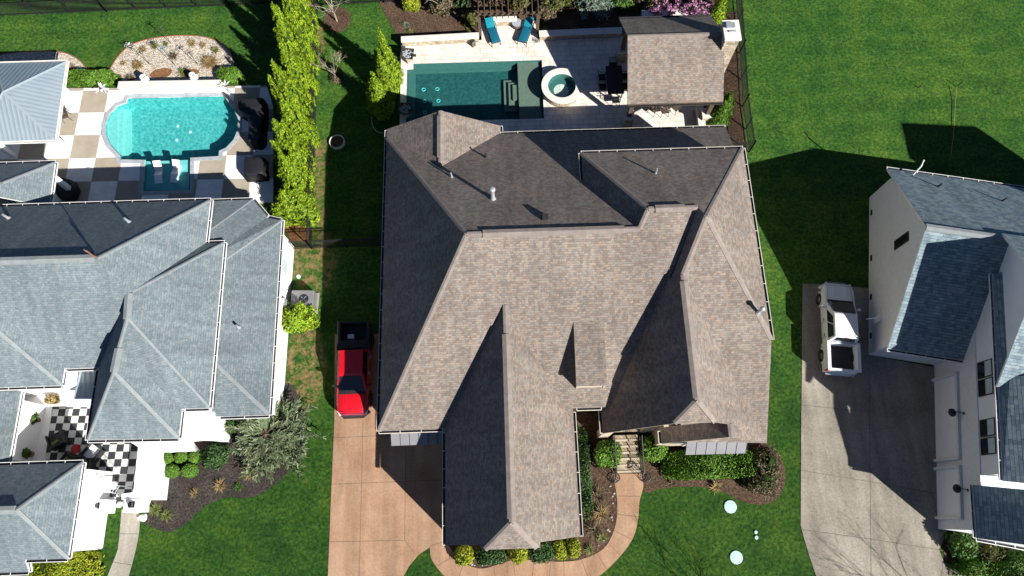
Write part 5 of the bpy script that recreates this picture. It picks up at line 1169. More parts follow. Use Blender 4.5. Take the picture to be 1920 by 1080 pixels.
# ------------------------------------------------------------------ pickups
def pickup(label, loc, rz, mp, style):
    t = thing('pickup_truck', label, 'pickup', loc, rz)
    def loft(st, mat, name, close=True):
        bm = NB(); rings = []
        for (y, w, zb, zm, zt, cr) in st:
            pr = [(w * 0.90, zb), (w, zb + 0.14), (w * 1.0, zm), (w * 0.965, zt - 0.05), (w * 0.90, zt), (w * 0.5, zt + cr * 0.8), (0, zt + cr)]
            pts = pr + [(-x, z) for x, z in pr[-2::-1]]
            rings.append([bm.verts.new((x, y, z)) for x, z in pts])
        for a, b in zip(rings[:-1], rings[1:]):
            for k in range(len(a)): bm.faces.new((a[k], a[(k + 1) % len(a)], b[(k + 1) % len(a)], b[k]))
        bm.faces.new(rings[0][::-1]); bm.faces.new(rings[-1]); fixn(bm)
        return obj(name, bm, mat, t, True)
    def part(name, mat, fn, parent=t, smooth=False):
        bm = NB(); fn(bm); fixn(bm); return obj(name, bm, mat, parent, smooth)
    body = loft([(-1.10, 0.97, 0.42, 0.85, 1.16, 0.0), (0.2, 0.985, 0.40, 0.85, 1.16, 0.0), (1.45, 0.985, 0.40, 0.85, 1.14, 0.03), (1.55, 0.985, 0.40, 0.86, 1.14, 0.05), (2.2, 0.975, 0.42, 0.86, 1.10, 0.06), (2.5, 0.94, 0.43, 0.86, 1.05, 0.06), (2.70, 0.87, 0.45, 0.84, 0.98, 0.05), (2.83, 0.76, 0.47, 0.78, 0.89, 0.03), (2.89, 0.64, 0.51, 0.72, 0.81, 0.02)], mp, 'body')
    try: body.data.set_sharp_from_angle(angle=R_(35))
    except Exception: pass
    bedm = M['blackplastic'] if style == 'red' else mp
    def bed_(bm):
        for s in (-1, 1):
            box(bm, (s * 0.915, -2.0, 0.87), (0.13, 1.80, 0.86)); 
        box(bm, (0, -2.84, 0.86), (1.70, 0.10, 0.82)); box(bm, (0, -1.16, 0.84), (1.70, 0.08, 0.84))
    part('bed', bedm, bed_)
    part('bed_liner', M['blackplastic'], lambda bm: box(bm, (0, -2.0, 0.62), (1.69, 1.59, 0.12)))
    def rails(bm):
        for s in (-1, 1): box(bm, (s * 0.90, -2.0, 1.325), (0.20, 1.82, 0.05))
        box(bm, (0, -2.84, 1.29), (1.68, 0.13, 0.05))
    part('bed_rail', M['blackplastic'] if style == 'red' else mp, rails)
    # cab
    zb, zt = 1.15, 1.86
    B = [(-0.90, -1.08), (0.90, -1.08), (0.90, 1.56), (-0.90, 1.56)]; Tt = [(-0.71, -0.94), (0.71, -0.94), (0.70, 0.56), (-0.70, 0.56)]
    def cab(bm):
        rows = []
        for k, (z, f, cr) in enumerate(((zb - 0.03, 0.0, 0), (zt - 0.10, 0.90, 0), (zt - 0.03, 0.985, 0), (zt, 1.10, 0))):
            rows.append([bm.verts.new((b[0] + (q[0] - b[0]) * f, b[1] + (q[1] - b[1]) * f, z)) for b, q in zip(B, Tt)])
        for a, b in zip(rows[:-1], rows[1:]):
            for i in range(4): bm.faces.new((a[i], a[(i + 1) % 4], b[(i + 1) % 4], b[i]))
        c = bm.verts.new((0, -0.15, zt + 0.035))
        for i in range(4): bm.faces.new((rows[-1][i], rows[-1][(i + 1) % 4], c))
    cb = part('cab_roof', mp, cab, t, False)
    def pane(name, i, u0, u1, v0, v1, off=0.012):
        a, b = Vector((*B[i], zb)), Vector((*B[(i + 1) % 4], zb)); c, d = Vector((*Tt[(i + 1) % 4], zt)), Vector((*Tt[i], zt))
        n = (b - a).cross(d - a).normalized()
        P = lambda u, v: (a.lerp(b, u)).lerp(d.lerp(c, u), v) + n * off
        def fn(bm):
            f = [bm.verts.new(P(*k)) for k in ((u0, v0), (u1, v0), (u1 - 0.0, v1), (u0 + 0.0, v1))]; g = [bm.verts.new(Vector(v.co) - n * 0.02) for v in f]
            bm.faces.new(f); bm.faces.new(g[::-1]); [bm.faces.new((f[k], g[k], g[(k + 1) % 4], f[(k + 1) % 4])) for k in range(4)]
        return part(name, M['glass'], fn)
    pane('rear_window', 0, 0.12, 0.88, 0.25, 0.85); pane('windshield', 2, 0.05, 0.95, 0.06, 0.90)
    for i in (1, 3):
        a = (0.07, 0.47) if i == 1 else (0.53, 0.93); b = (0.50, 0.80) if i == 1 else (0.20, 0.50)
        pane('side_window', i, a[0], a[1], 0.12, 0.82); pane('side_window', i, b[0], b[1], 0.12, 0.82)
    for s in (-1, 1):
        for y in (0.55, -0.45):
            part('door_handle', M['chrome'], lambda bm: box(bm, (s * 0.995, y - 0.2, 0.98), (0.04, 0.20, 0.04)))
        part('side_mirror', M['blackplastic'] if style == 'red' else mp, lambda bm: (box(bm, (s * 1.10, 1.10, 1.22), (0.20, 0.10, 0.20)), box(bm, (s * 0.97, 1.12, 1.16), (0.16, 0.05, 0.05))))
        part('headlight', M['lens'], lambda bm: box(bm, (s * 0.77, 2.70, 0.86), (0.20, 0.30, 0.15), s * 0.55))
        part('tail_light', M['redlens'], lambda bm: box(bm, (s * 0.93, -2.86, 1.02), (0.14, 0.10, 0.42)))
        for yw in (-1.85, 1.85): part('fender_flare', M['blackplastic'] if style == 'red' else mp, lambda bm: tube(bm, [(s * 0.985, yw + 0.47 * math.cos(k * math.pi / 8), 0.40 + 0.47 * math.sin(k * math.pi / 8)) for k in range(9)], 0.05, 6))
        for yw in (-1.85, 1.85):
            w_ = bpy.data.objects.new('wheel', None); link(w_, t); w_.location = (s * 0.90, yw, 0.39)
            bm = NB(); lathe(bm, [(0.22, -0.12), (0.37, -0.13), (0.39, -0.07), (0.39, 0.07), (0.37, 0.13), (0.22, 0.12)], n=26)
            bmesh.ops.rotate(bm, verts=bm.verts, matrix=Matrix.Rotation(math.pi / 2, 3, 'Y')); obj('tyre', fixn(bm), M['rubber'], w_, True)
            bm = NB(); lathe(bm, [(0.0, -0.08), (0.22, -0.10), (0.23, 0.0), (0.22, 0.10), (0.0, 0.08)], n=20)
            bmesh.ops.rotate(bm, verts=bm.verts, matrix=Matrix.Rotation(math.pi / 2, 3, 'Y')); obj('rim', fixn(bm), M['rim'], w_, True)
    part('grille', M['chrome'] if style == 'red' else M['blackplastic'], lambda bm: (box(bm, (0, 2.87, 0.86), (1.30, 0.06, 0.05)), box(bm, (0, 2.87, 0.68), (1.20, 0.05, 0.16)), ))
    part('front_bumper', M['blackplastic'] if style == 'red' else mp, lambda bm: [box(bm, (0, 2.92, 0.52), (1.25, 0.18, 0.26)), box(bm, (0.77, 2.76, 0.52), (0.5, 0.16, 0.26), -0.6), box(bm, (-0.77, 2.76, 0.52), (0.5, 0.16, 0.26), 0.6)])
    part('panel_seam', M['iron'], lambda bm: [tube(bm, [(x, 1.62, 1.168), (x * 0.95, 2.2, 1.145), (x * 0.86, 2.62, 1.06)], 0.008, 4) for x in (-0.80, 0.80)] + [tube(bm, [(-0.85, 2.66, 1.04), (0.85, 2.66, 1.04)], 0.010, 4)] + [tube(bm, [(s * 0.99, y, 0.5), (s * 0.99, y, 0.98), (s * 0.955, y, 1.13)], 0.008, 4) for s in (-1, 1) for y in (1.15, 0.18, -0.80)])
    part('hood_crease', mp, lambda bm: [tube(bm, [(x, 1.62, 1.172), (x * 0.9, 2.2, 1.150), (x * 0.8, 2.6, 1.07)], 0.02, 6) for x in (-0.42, 0.42)])
    part('cowl', M['blackplastic'], lambda bm: box(bm, (0, 1.58, 1.165), (1.60, 0.12, 0.05)))
    part('rear_bumper', M['chrome'], lambda bm: box(bm, (0, -2.98, 0.52), (1.78, 0.18, 0.2)))
    if style == 'red':
        part('tool_box', M['blackplastic'], lambda bm: box(bm, (0, -1.42, 1.22), (1.72, 0.50, 0.32)))
        part('bumper_lip', M['chrome'], lambda bm: box(bm, (0, 2.80, 0.955), (1.45, 0.05, 0.05)))
        part('wiper', M['iron'], lambda bm: [tube(bm, [(x, 1.55, 1.18), (x + 0.5, 1.38, 1.30)], 0.012, 5) for x in (-0.6, 0.1)])
    else:
        part('roof_light', M['redlens'], lambda bm: box(bm, (0, -0.97, 1.80), (0.16, 0.04, 0.04)))
    return t
p = at(663, 690, 1.0); rt = pickup('bright red pickup with black bed parked half in shade on the tan drive', (p.x, p.y, 0.03), math.pi + 0.01, M['red'], 'red')
p = at(1575, 612, 1.0); wt = pickup('white pickup with empty black bed parked on the pale concrete drive', (p.x, p.y, 0.03), -0.13, M['whitepaint'], 'white')
bm = NB(); box(bm, (0, 0, 0.15), (0.4, 0.3, 0.3)); o = obj('cooler_box', bm, M['pot'], loc=(rt.location.x - 0.25, rt.location.y + 2.0, 0.72)); tag(o, 'small white box lying in the bed of the red pickup', 'box')

# ------------------------------------------------------------------ outdoor furniture
def ob_thing(name, label, cat, px, py, z, rz=0.0, group=None): return thing(name, label, cat, at(px, py, z), rz, group)
def lounger(label, head, foot, zg=PZ):
    a = at(*head, zg + 0.5); b = at(*foot, zg + 0.4); d = a - b; rz = math.atan2(d.y, d.x) - math.pi / 2; c = (a + b) / 2
    t = thing('sun_lounger', label, 'lounger', (c.x, c.y, zg), rz, 'teal loungers')
    bm = NB()
    for s in (-1, 1): box(bm, (s * 0.33, 0, 0.30), (0.05, 2.0, 0.05))
    for y in (-0.98, -0.2, 0.5): box(bm, (0, y, 0.30), (0.62, 0.05, 0.04))
    obj('frame', bm, M['bronze'], t)
    for s in (-1, 1):
        for y in (-0.95, 0.75):
            bm = NB(); tube(bm, [(s * 0.33, y, 0.3), (s * 0.35, y - 0.12, 0.0)], 0.025, 6); obj('leg', bm, M['bronze'], t)
        bm = NB(); tube(bm, [(s * 0.36, 0.1, 0.3), (s * 0.37, 0.1, 0.55), (s * 0.37, 0.6, 0.6)], 0.022, 6); obj('armrest', bm, M['bronze'], t)
    def cush(name, y0, y1, z0, z1, m):
        bm = NB(); A = [(-0.31, y0, z0), (0.31, y0, z0), (0.31, y1, z1), (-0.31, y1, z1)]
        lo = [bm.verts.new(v) for v in A]; n = Vector((0, -(z1 - z0), y1 - y0)).normalized() * 0.10
        hi = [bm.verts.new(Vector(v) + n) for v in A]
        bm.faces.new(lo[::-1]); bm.faces.new(hi); [bm.faces.new((lo[i], lo[(i + 1) % 4], hi[(i + 1) % 4], hi[i])) for i in range(4)]
        bmesh.ops.bevel(bm, geom=bm.edges[:], offset=0.03, segments=2, affect='EDGES', profile=0.6)
        return obj(name, bm, M[m], t, True)
    cush('seat_cushion', -0.98, 0.32, 0.33, 0.33, 'teal'); cush('back_cushion', 0.33, 0.95, 0.36, 0.72, 'tealhead')
    return t
lounger('teal cushioned sun lounger left of the small round drum table', (916, 37), (930, 77)); lounger('teal cushioned sun lounger right of the small round drum table', (994, 35), (979, 77))
t = ob_thing('drum_table', 'small round grey drum table between the two teal loungers', 'side table', 969, 50, PZ)
bm = NB(); lathe(bm, [(0.30, 0.0), (0.33, 0.1), (0.33, 0.42)], n=24); obj('base', bm, M['wicker'], t, True)
bm = NB(); lathe(bm, [(0.36, 0.42), (0.37, 0.47), (0.0, 0.48)], n=24); obj('table_top', bm, M['coping'], t)
def fire_bowl(label, px, py):
    t = ob_thing('fire_bowl', label, 'fire bowl', px, py, PZ, R_(38))
    bm = NB(); box(bm, (0, 0, 0.2), (0.55, 0.55, 0.4)); obj('pedestal', bm, M['stone'], t)
    bm = NB(); lathe(bm, [(0.28, 0.40), (0.62, 0.66), (0.66, 0.72), (0.58, 0.72), (0.50, 0.64), (0, 0.62)], n=4); obj('bowl', bm, M['bronze'], t)
    bm = NB(); box(bm, (0.30, -0.42, 0.68), (0.2, 0.3, 0.06), R_(45)); obj('spout', bm, M['bronze'], t)
    bm = NB(); r = random.Random(px)
    for _ in range(60):
        q = Vector((r.uniform(-0.36, 0.36), r.uniform(-0.36, 0.36), 0.69))
        if abs(q.x) + abs(q.y) < 0.52: box(bm, q, (0.1, 0.09, 0.08), r.uniform(0, 3), 0.6)
    o = obj('lava_rock', bm, M['coping'], t)
fire_bowl('square fire bowl with grey rocks at the sunny pool corner by the lawn', 766, 112); fire_bowl('square fire bowl in shade at the pool corner near the roof', 762, 214)
t = ob_thing('patio_lantern', 'small brown lattice lantern on the patio below the stone wall', 'lantern', 887, 85, PZ, 0.6)
bm = NB(); box(bm, (0, 0, 0.22), (0.3, 0.3, 0.44)); obj('lattice_body', bm, M['wicker'], t); bm = NB(); box(bm, (0, 0, 0.47), (0.36, 0.36, 0.06), 0, 0.6); obj('lid', bm, M['bronze'], t)
t = ob_thing('iron_ornament', 'small scrolled iron ornament by the right pergola post', 'ornament', 1008, 80, PZ)
for k in range(3):
    bm = NB(); tube(bm, [(0.14 * math.cos(a) * (1 - a / 9), 0.1 * (k - 1), 0.2 + 0.16 * math.sin(a) * (1 - a / 9)) for a in [i * 0.5 for i in range(14)]], 0.018, 6); obj('scroll', bm, M['bronze'], t)
def chair(label, x, y, z, rz, group=None, m='iron', seat='cover'):
    t = thing('patio_chair', label, 'chair', (x, y, z), rz, group)
    bm = NB(); box(bm, (0, 0, 0.44), (0.52, 0.5, 0.06)); obj('seat', bm, M[seat], t)
    bm = NB(); tube(bm, [(-0.24, -0.25, 0.45), (-0.25, -0.33, 0.95), (0.25, -0.33, 0.95), (0.24, -0.25, 0.45)], 0.022, 6)
    for k in range(5): tube(bm, [(-0.16 + k * 0.08, -0.26, 0.48), (-0.16 + k * 0.08, -0.33, 0.93)], 0.012, 5)
    obj('backrest', bm, M[m], t)
    for sx in (-1, 1):
        for sy in (-1, 1):
            bm = NB(); tube(bm, [(sx * 0.24, sy * 0.23, 0.43), (sx * 0.27, sy * 0.28, 0.0)], 0.02, 6); obj('leg', bm, M[m], t)
        bm = NB(); tube(bm, [(sx * 0.27, 0.24, 0.43), (sx * 0.29, 0.24, 0.64), (sx * 0.28, -0.29, 0.66)], 0.02, 6); obj('armrest', bm, M[m], t)
    return t
tp = at(1150, 150, 1.02); t = thing('dining_table', 'long dark dining table half under the pavilion eave', 'table', (tp.x + 0.1, tp.y, PZ))
bm = NB(); box(bm, (0, 0, 0.73), (1.15, 2.3, 0.05)); obj('table_top', bm, M['iron'], t)
for sx in (-1, 1):
    for sy in (-1, 1): bm = NB(); box(bm, (sx * 0.48, sy * 1.0, 0.35), (0.07, 0.07, 0.7)); obj('leg', bm, M['iron'], t)
X, Y = t.location.x, t.location.y
for dx_, dy_, rz_, lb in ((-0.82, 0.45, -math.pi / 2, 'iron dining chair on the tub side of the dark table, upper'), (-0.84, -0.35, -math.pi / 2, 'iron dining chair on the tub side of the dark table, lower'), (0.82, 0.45, math.pi / 2, 'iron dining chair on the pavilion side of the table, upper'), (0.82, -0.35, math.pi / 2, 'iron dining chair on the pavilion side of the table, lower'), (0.05, 1.4, math.pi, 'iron dining chair at the upper end of the dark table'), (0.0, -1.42, 0.0, 'iron dining chair at the lower end of the dark table')):
    chair(lb, X + dx_, Y + dy_, PZ, rz_, 'chairs around the dark dining table')
p = at(1247, 206, PZ + 0.5); chair('iron armchair peeking out below the pavilion eave', p.x, p.y, PZ, 0.1, None, 'bronze', 'wicker')
p = at(1226, 203, PZ + 0.5); chair('angled wicker armchair beside the iron one under the eave', p.x, p.y, PZ, -0.7, None, 'bronze', 'wicker')
p = at(1268, 200, PZ + 0.5); chair('dark armchair mostly hidden under the pavilion eave', p.x, p.y, PZ, 0.7, None, 'iron', 'wicker')
# pergola
pg = thing('wood_pergola', 'dark wooden pergola with open slats over the planting behind the loungers', 'pergola', (0, 0, 0))
hp = 2.55; xa = at(897, 30, hp).x; xb = at(1010, 28, hp).x; ys = at(950, 29, hp).y
for i in range(11):
    x = xa + (xb - xa) * i / 10; bm = NB(); box(bm, (x, ys + 1.6, hp - 0.08), (0.055, 3.4, 0.15)); obj('slat', bm, M['wood'], pg)
for y in (ys + 0.35, ys + 2.9):
    bm = NB(); box(bm, ((xa + xb) / 2, y, hp - 0.25), (xb - xa + 0.5, 0.12, 0.18)); obj('beam', bm, M['wood'], pg)
for x in (xa + 0.02, xb - 0.02):
    for y in (ys + 0.28, ys + 2.9):
        bm = NB(); box(bm, (x, y, (hp - 0.34) / 2), (0.22, 0.22, hp - 0.34)); obj('post', bm, M['wood'], pg)
# chaises in the neighbour's pool
def chaise(label, px, py, rz):
    t = thing('pool_chaise', label, 'chaise', at(px, py + 6, -0.05), rz, 'white chaises on the tanning ledge'); t.scale = (0.86, 0.86, 0.86)
    prof = [(-0.85, 0.02), (-0.72, -0.04), (-0.45, 0.10), (-0.2, 0.20), (0.05, 0.10), (0.2, 0.06), (0.4, 0.16), (0.65, 0.40), (0.88, 0.60)]
    bm = NB(); A = [[bm.verts.new((s * 0.30, y, z + dz)) for y, z in prof] for s, dz in ((-1, 0.08), (1, 0.08), (1, 0.0), (-1, 0.0))]
    for i in range(len(prof) - 1):
        for k in range(4): bm.faces.new((A[k][i], A[k][i + 1], A[(k + 1) % 4][i + 1], A[(k + 1) % 4][i]))
    bm.faces.new([A[k][0] for k in range(4)]); bm.faces.new([A[k][-1] for k in range(4)][::-1]); obj('shell', fixn(bm), M['pot'], t, False)
    bm = NB(); box(bm, (0, 0.3, -0.06), (0.42, 0.8, 0.24)); box(bm, (0, -0.5, -0.06), (0.42, 0.35, 0.2)); obj('base', bm, M['pot'], t)
chaise('white moulded chaise on the tanning ledge, nearer the deck wall', 299, 321, 0.06); chaise('white moulded chaise on the tanning ledge, nearer the beige square', 331, 319, -0.14)
def covered(label, poly_px, h, name, cat, seed):
    P = pxs(poly_px, h * 0.6); cx = sum(p[0] for p in P) / len(P); cy = sum(p[1] for p in P) / len(P); r = random.Random(seed)
    t = thing(name, label, cat, (cx, cy, LZ)); L = [(x - cx, y - cy) for x, y in P]
    dense = []
    for i in range(len(L)):
        a, b = Vector(L[i]), Vector(L[(i + 1) % len(L)])
        for k in range(4): dense.append(tuple(a.lerp(b, k / 4)))
    bm = NB(); rings = []
    for off, z in ((0.05, 0.0), (0.02, 0.3 * h), (-0.02, 0.75 * h), (-0.06, 0.95 * h), (-0.14, h)):
        rings.append([bm.verts.new((x + r.uniform(-0.025, 0.025), y + r.uniform(-0.025, 0.025), z + (r.uniform(-0.02, 0.02) if z else 0))) for x, y in offset(dense, off)])
    n = len(dense)
    for a, b in zip(rings[:-1], rings[1:]):
        for k in range(n): bm.faces.new((a[k], a[(k + 1) % n], b[(k + 1) % n], b[k]))
    for tr in tessellate_polygon([[Vector((v.co.x, v.co.y, 0)) for v in rings[-1]]]): bm.faces.new([rings[-1][i] for i in tr])
    obj('cover', fixn(bm), M['cover'], t, True)
    bm = NB(); prism(bm, offset(L, -0.25), 0.02, h * 0.8); obj('frame', fixn(bm), M['iron'], t)
covered('long black covered outdoor kitchen beside the aqua pool', [(450, 190), (497, 189), (498, 215), (494, 268), (488, 273), (467, 271), (470, 226), (462, 220), (447, 212)], 1.05, 'covered_kitchen', 'covered grill', 1)
covered('square black covered grill on the deck below the long covered kitchen', [(461, 299), (498, 299), (499, 333), (461, 335)], 0.95, 'covered_grill', 'covered grill', 2)
for i, (px, py, rz, lb) in enumerate(((114, 203, 2.3, 'brown patio chair half under the gazebo roof edge'), (121, 217, 1.9, 'brown patio chair pulled out beside the gazebo'))):
    p = at(px, py, LZ + 0.4); chair(lb, p.x, p.y, LZ, rz, None, 'bronze', 'wicker')
# garden ornaments of the gravel bed
def flower(label, px, py, seed):
    t = ob_thing('metal_flower', label, 'sculpture', px, py, LZ); r = random.Random(seed)
    bm = NB(); tube(bm, [(0, 0, 0), (0.02, 0.02, 0.9)], 0.03, 6); obj('stem', bm, M['steel'], t)
    for m, n_, L in (('pot', 8, 0.5), ('terracotta', 6, 0.3)):
        bm = NB()
        for k in range(n_):
            a = k * 6.283 / n_ + r.uniform(-0.3, 0.3); d = Vector((math.cos(a), math.sin(a), r.uniform(-0.2, 0.5))).normalized(); s = d.cross(Vector((0, 0, 1))).normalized(); c = Vector((0, 0, 0.9))
            l = L * r.uniform(0.7, 1.2); vs_ = [bm.verts.new(v) for v in (c, c + d * l * 0.5 + s * 0.07, c + d * l, c + d * l * 0.5 - s * 0.07)]; bm.faces.new(vs_)
        obj('petals', bm, M[m], t)
flower('white and orange metal flower sculpture on the deck near the gazebo', 203, 178, 1); flower('white and orange metal flower sculpture at the pool corner near the covered kitchen', 431, 174, 2)
for px, py, lb in ((277, 155, 'white glazed vase on the raised wall, left of the pair'), (368, 151, 'white glazed vase on the raised wall, right of the pair')):
    t = ob_thing('glazed_vase', lb, 'vase', px, py, 0.3)
    bm = NB(); lathe(bm, [(0.15, 0), (0.28, 0.3), (0.3, 0.5), (0.18, 0.68), (0.22, 0.75), (0.17, 0.74), (0.14, 0.6), (0, 0.5)], n=20); obj('body', bm, M['pot'], t, True)
def spinner(label, px, py, h, m, seed):
    t = ob_thing('garden_spinner', label, 'spinner', px, py, 0.0)
    bm = NB(); tube(bm, [(0, 0, 0), (0, 0, h)], 0.018, 6); obj('pole', bm, M['bronze'], t)
    bm = NB(); r = random.Random(seed)
    for k in range(6):
        a = k * 1.047; tube(bm, [(0, 0, h), (0.2 * math.cos(a), 0.2 * math.sin(a), h + 0.1), (0.3 * math.cos(a + 0.5), 0.3 * math.sin(a + 0.5), h)], 0.02, 5)
    obj('blades', bm, M[m], t)
spinner('bronze wind spinner on a thin pole, left part of the gravel', 282, 122, 1.5, 'bronze', 1); spinner('blue wind spinner on a thin pole in the gravel middle', 328, 122, 1.9, 'teal', 2); spinner('bronze wind spinner on a thin pole, right part of the gravel', 371, 121, 1.4, 'bronze', 3)
spinner('tall bronze wind spinner near the top edge of the gravel', 321, 82, 1.7, 'bronze', 4); spinner('white wind spinner near the upper left gravel edge', 250, 96, 0.7, 'steel', 5)
sheet('soil_patch', curve(pxs([(281, 143), (290, 132), (310, 128), (322, 131), (318, 142), (300, 147)]), 4, True), 0.028, M['soil']); sheet('soil_patch', curve(pxs([(340, 142), (350, 131), (366, 130), (374, 135), (366, 142), (350, 146)]), 4, True), 0.028, M['soil'])
# utilities
u = at(566, 561, 1.0); t = thing('condenser_unit', 'grey metal condenser unit with round fan beside the white wall', 'air conditioner', (u.x, u.y, 0), R_(-2))
bm = NB(); box(bm, (0, 0, 0.05), (1.6, 1.4, 0.10)); obj('pad', bm, M['path'], t)
bm = NB(); box(bm, (0, 0, 0.55), (1.42, 1.22, 0.9)); bmesh.ops.bevel(bm, geom=bm.edges[:], offset=0.03, segments=1, affect='EDGES'); obj('cabinet', bm, M['metalroof'], t)
bm = NB(); lathe(bm, [(0.30, 1.0), (0.30, 1.03), (0.27, 1.04), (0.26, 1.005), (0, 1.005)], (0.12, 0.02, 0), 28); gf = obj('fan_opening', bm, M['iron'], t)
bm = NB()
for k in range(4):
    a = k * 1.571 + 0.4; s = Vector((math.cos(a), math.sin(a), 0)); q = Vector((-s.y, s.x, 0)); c = Vector((0.12, 0.02, 1.02))
    bm.faces.new([bm.verts.new(v) for v in (c, c + s * 0.25 + q * 0.02, c + s * 0.24 + q * 0.14 + Vector((0, 0, 0.012)), c + s * 0.10 + q * 0.09)])
obj('fan_blades', bm, M['chrome'], gf)
for px, py, rr, lb in ((1369, 950, 0.37, 'round mint green septic lid on the lawn nearest the brown shrub bed'), (1380, 1045, 0.37, 'round mint green septic lid near the lower frame edge'), (1418, 1008, 0.11, 'tiny mint green cap on the front lawn'), (1417, 998, 0.10, 'tiny pale green cap just above the tiny mint one'), (560, 519, 0.14, 'small pale round cap on the grass beside the white wall')):
    p = at(px, py); bm = NB(); lathe(bm, [(rr, -0.02), (rr, 0.05), (rr * 0.9, 0.07), (rr * 0.86, 0.06), (0, 0.075)], n=32); lathe(bm, [(rr * 1.0, 0.012), (rr * 1.13, 0.010), (rr * 1.15, -0.02)], n=32, mi=1); tag(obj('septic_lid', bm, [M['mint'], M['darkmulch']], loc=p), lb, 'lid')
p = at(633, 268); t = thing('tree_ring', 'round white rimmed planter ring filled with bark on the side lawn', 'planter', p)
bm = NB(); lathe(bm, [(0.46, 0), (0.47, 0.22), (0.53, 0.24), (0.55, 0.2), (0.54, 0.0)], n=36); obj('rim', bm, M['limestone'], t)
bm = NB(); lathe(bm, [(0.465, 0.16), (0, 0.18)], n=30); obj('bark_fill', bm, M['mulch'], t)
bm = NB(); tube(bm, [(*c, 0.03) for c in curve(pxs([(697, 220), (698, 232), (703, 243), (712, 249), (726, 250)]), 5)], 0.035, 6); tag(obj('garden_hose', bm, M['coping']), 'pale grey hose curving over shaded grass to the house corner', 'hose')
bm = NB(); tube(bm, [at(1794, 162, 0.3), at(1791, 190, 0.12), at(1788, 250, 0.1), at(1783, 290, 0.05)], 0.022, 5); tag(obj('string_line', bm, M['straw']), 'thin pale cord stretched over the open lawn towards the pale house', 'cord')
p = at(1722, 165); t = tag(obj('lawn_stake', tube(NB(), [(0, 0, 0), (0.05, 0.05, 0.55)], 0.025, 6), M['iron'], loc=p), 'short dark stake standing in the open lawn', 'stake')
p = at(1794, 163); t = tag(obj('lawn_stake', tube(NB(), [(0, 0, 0), (0.02, 0.02, 0.6)], 0.025, 6), M['iron'], loc=p), 'short dark stake holding the upper end of the pale cord', 'stake')
# courtyard furniture
def club(label, px, py, rz, seatm, pil=None):
    t = thing('lounge_chair', label, 'chair', at(px, py, 0.4) - Vector((0, 0, 0.35)), rz)
    bm = NB()
    for s in (-1, 1): box(bm, (s * 0.42, 0, 0.32), (0.09, 0.95, 0.55))
    box(bm, (0, -0.42, 0.42), (0.84, 0.10, 0.75)); box(bm, (0, 0, 0.16), (0.76, 0.8, 0.12)); obj('frame', bm, M['iron'], t)
    bm = NB(); box(bm, (0, 0.03, 0.33), (0.70, 0.78, 0.18)); obj('cushion', bm, M[seatm], t)
    if pil:
        bm = NB(); box(bm, (0, -0.2, 0.52), (0.55, 0.18, 0.34), 0.1, 0.8); tag(obj('pillow', bm, M[pil], t), None, None) if False else obj('throw_pillow', bm, M[pil], t)
club('dark lounge chair with yellow green pillow in the checkered courtyard', 107, 825, 0.5, 'cover', 'tuft'); club('black framed chair with white cushion on the checkered courtyard', 173, 850, -0.6, 'pot'); club('dark chair with green pillow at the roof edge of the courtyard', 130, 866, 2.6, 'cover', 'tuft'); club('black chair tucked beside the white wall, courtyard side', 160, 874, 1.55, 'cover')
p = at(145, 842, 0.3); t = thing('round_table', 'small red topped table between the courtyard chairs', 'table', (p.x, p.y, 0.05)); bm = NB(); lathe(bm, [(0.05, 0), (0.05, 0.4)], n=10); obj('stem', bm, M['iron'], t); bm = NB(); lathe(bm, [(0.28, 0.4), (0.28, 0.45), (0, 0.45)], n=20); obj('table_top', bm, M['redlens'], t)
bm = NB()
for s in (0, 0.45): tube(bm, [(-0.75 + 0.0, s, 0)] + [(-0.75 * math.cos(a), s, 1.5 + 0.6 * math.sin(a)) for a in [k * math.pi / 10 for k in range(11)]] + [(0.75, s, 0)], 0.025, 6)
for k in range(9): 
    a = k * math.pi / 8; tube(bm, [(-0.75 * math.cos(a), 0, 1.5 + 0.6 * math.sin(a)), (-0.75 * math.cos(a), 0.45, 1.5 + 0.6 * math.sin(a))], 0.014, 5)
tag(obj('garden_arch', bm, M['steel'], loc=at(222, 915, 0.0)), 'thin grey metal garden arch at the courtyard entrance', 'arch').rotation_euler = (0, 0, -0.5)
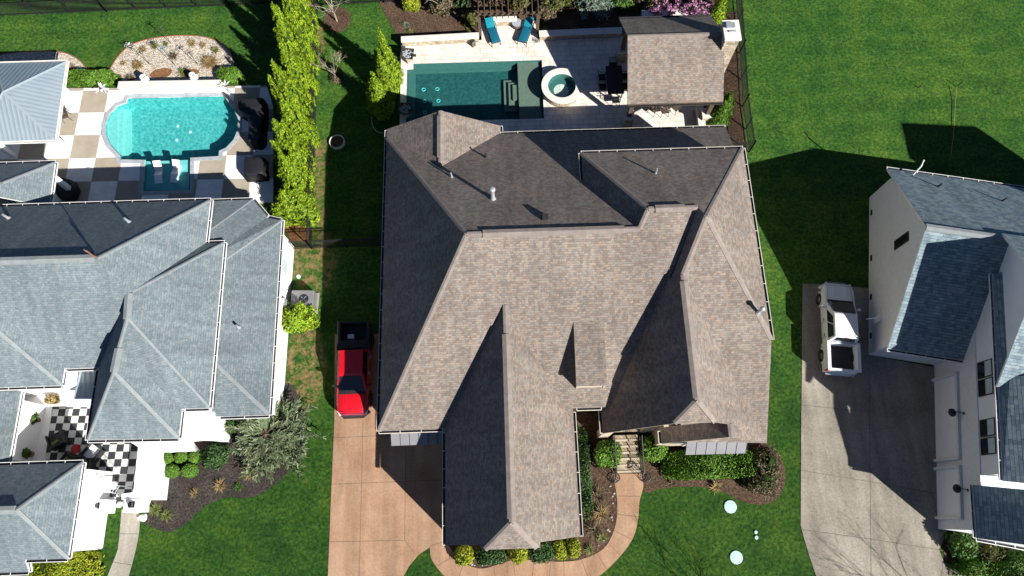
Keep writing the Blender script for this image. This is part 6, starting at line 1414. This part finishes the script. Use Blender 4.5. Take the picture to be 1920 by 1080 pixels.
for i, (px, py, lb) in enumerate(((109, 752, 'potted plant at the bay door corner of the courtyard'), (72, 788, 'trailing green potted plant on the white terrace'), (45, 818, 'green potted plant by the left roof edge'), (60, 852, 'climbing dark plant against the white lattice wall'))):
    t = ob_thing('potted_plant', lb, 'plant', px, py, 0.3); co, lf = mound(300 + i, 0.32, 0.32, 0.6, 300, 0.09, 2.0, 0.3)
    for v in list(co.verts) + list(lf.verts): v.co.z += 0.35
    obj('inner_branches', co, M['boxcore'], t); obj('foliage', lf, M['green' if i else 'straw'], t); bm = NB(); lathe(bm, [(0.16, 0), (0.24, 0.4), (0.2, 0.4), (0, 0.36)], n=16); obj('pot', bm, M['terracotta'], t)
# stones
def rock(label, px, py, s, m, seed, group=None):
    bm = NB(); bmesh.ops.create_icosphere(bm, subdivisions=2, radius=1.0)
    for v in bm.verts: v.co = Vector((v.co.x * s, v.co.y * s * 0.8, v.co.z * s * 0.6)) * (1 + 0.5 * lump(v.co, 1.2, seed))
    tag(obj('boulder' if s > 0.2 else 'edging_stone', bm, M[m], loc=at(px, py, s * 0.3)), label, 'stone', group)
rock('white boulder at the end of the dark mulch by the path', 268, 971, 0.28, 'pot', 1); rock('smaller white stone leaning by the gate pillar', 224, 946, 0.22, 'pot', 2)
sr = random.Random(11); edge = wl_in[6:24] + wl_in[28:52]
for i in range(26):
    q = edge[int((i + sr.uniform(0, 0.9)) / 27 * len(edge))]; bm = NB(); bmesh.ops.create_icosphere(bm, subdivisions=1, radius=1.0); s = sr.uniform(0.05, 0.10)
    for v in bm.verts: v.co = Vector((v.co.x * s * sr.uniform(0.9, 1.1), v.co.y * s * sr.uniform(0.7, 1.1), v.co.z * s * 0.7))
    tag(obj('edging_stone', bm, M['path'], loc=(q[0] - 0.18 + sr.uniform(-0.12, 0.05), q[1] + 0.14 + sr.uniform(-0.06, 0.12), 0.03)), 'small pale stone edging the bark bed along the curved walk', 'stone', 'pale stones edging the walk')

covered('dark brown covered round fire pit on the deck beside the low grey roof edge', [(105, 345), (120, 335), (138, 340), (145, 355), (140, 370), (128, 378), (112, 372), (104, 358)], 0.7, 'covered_fire_pit', 'covered fire pit', 3)
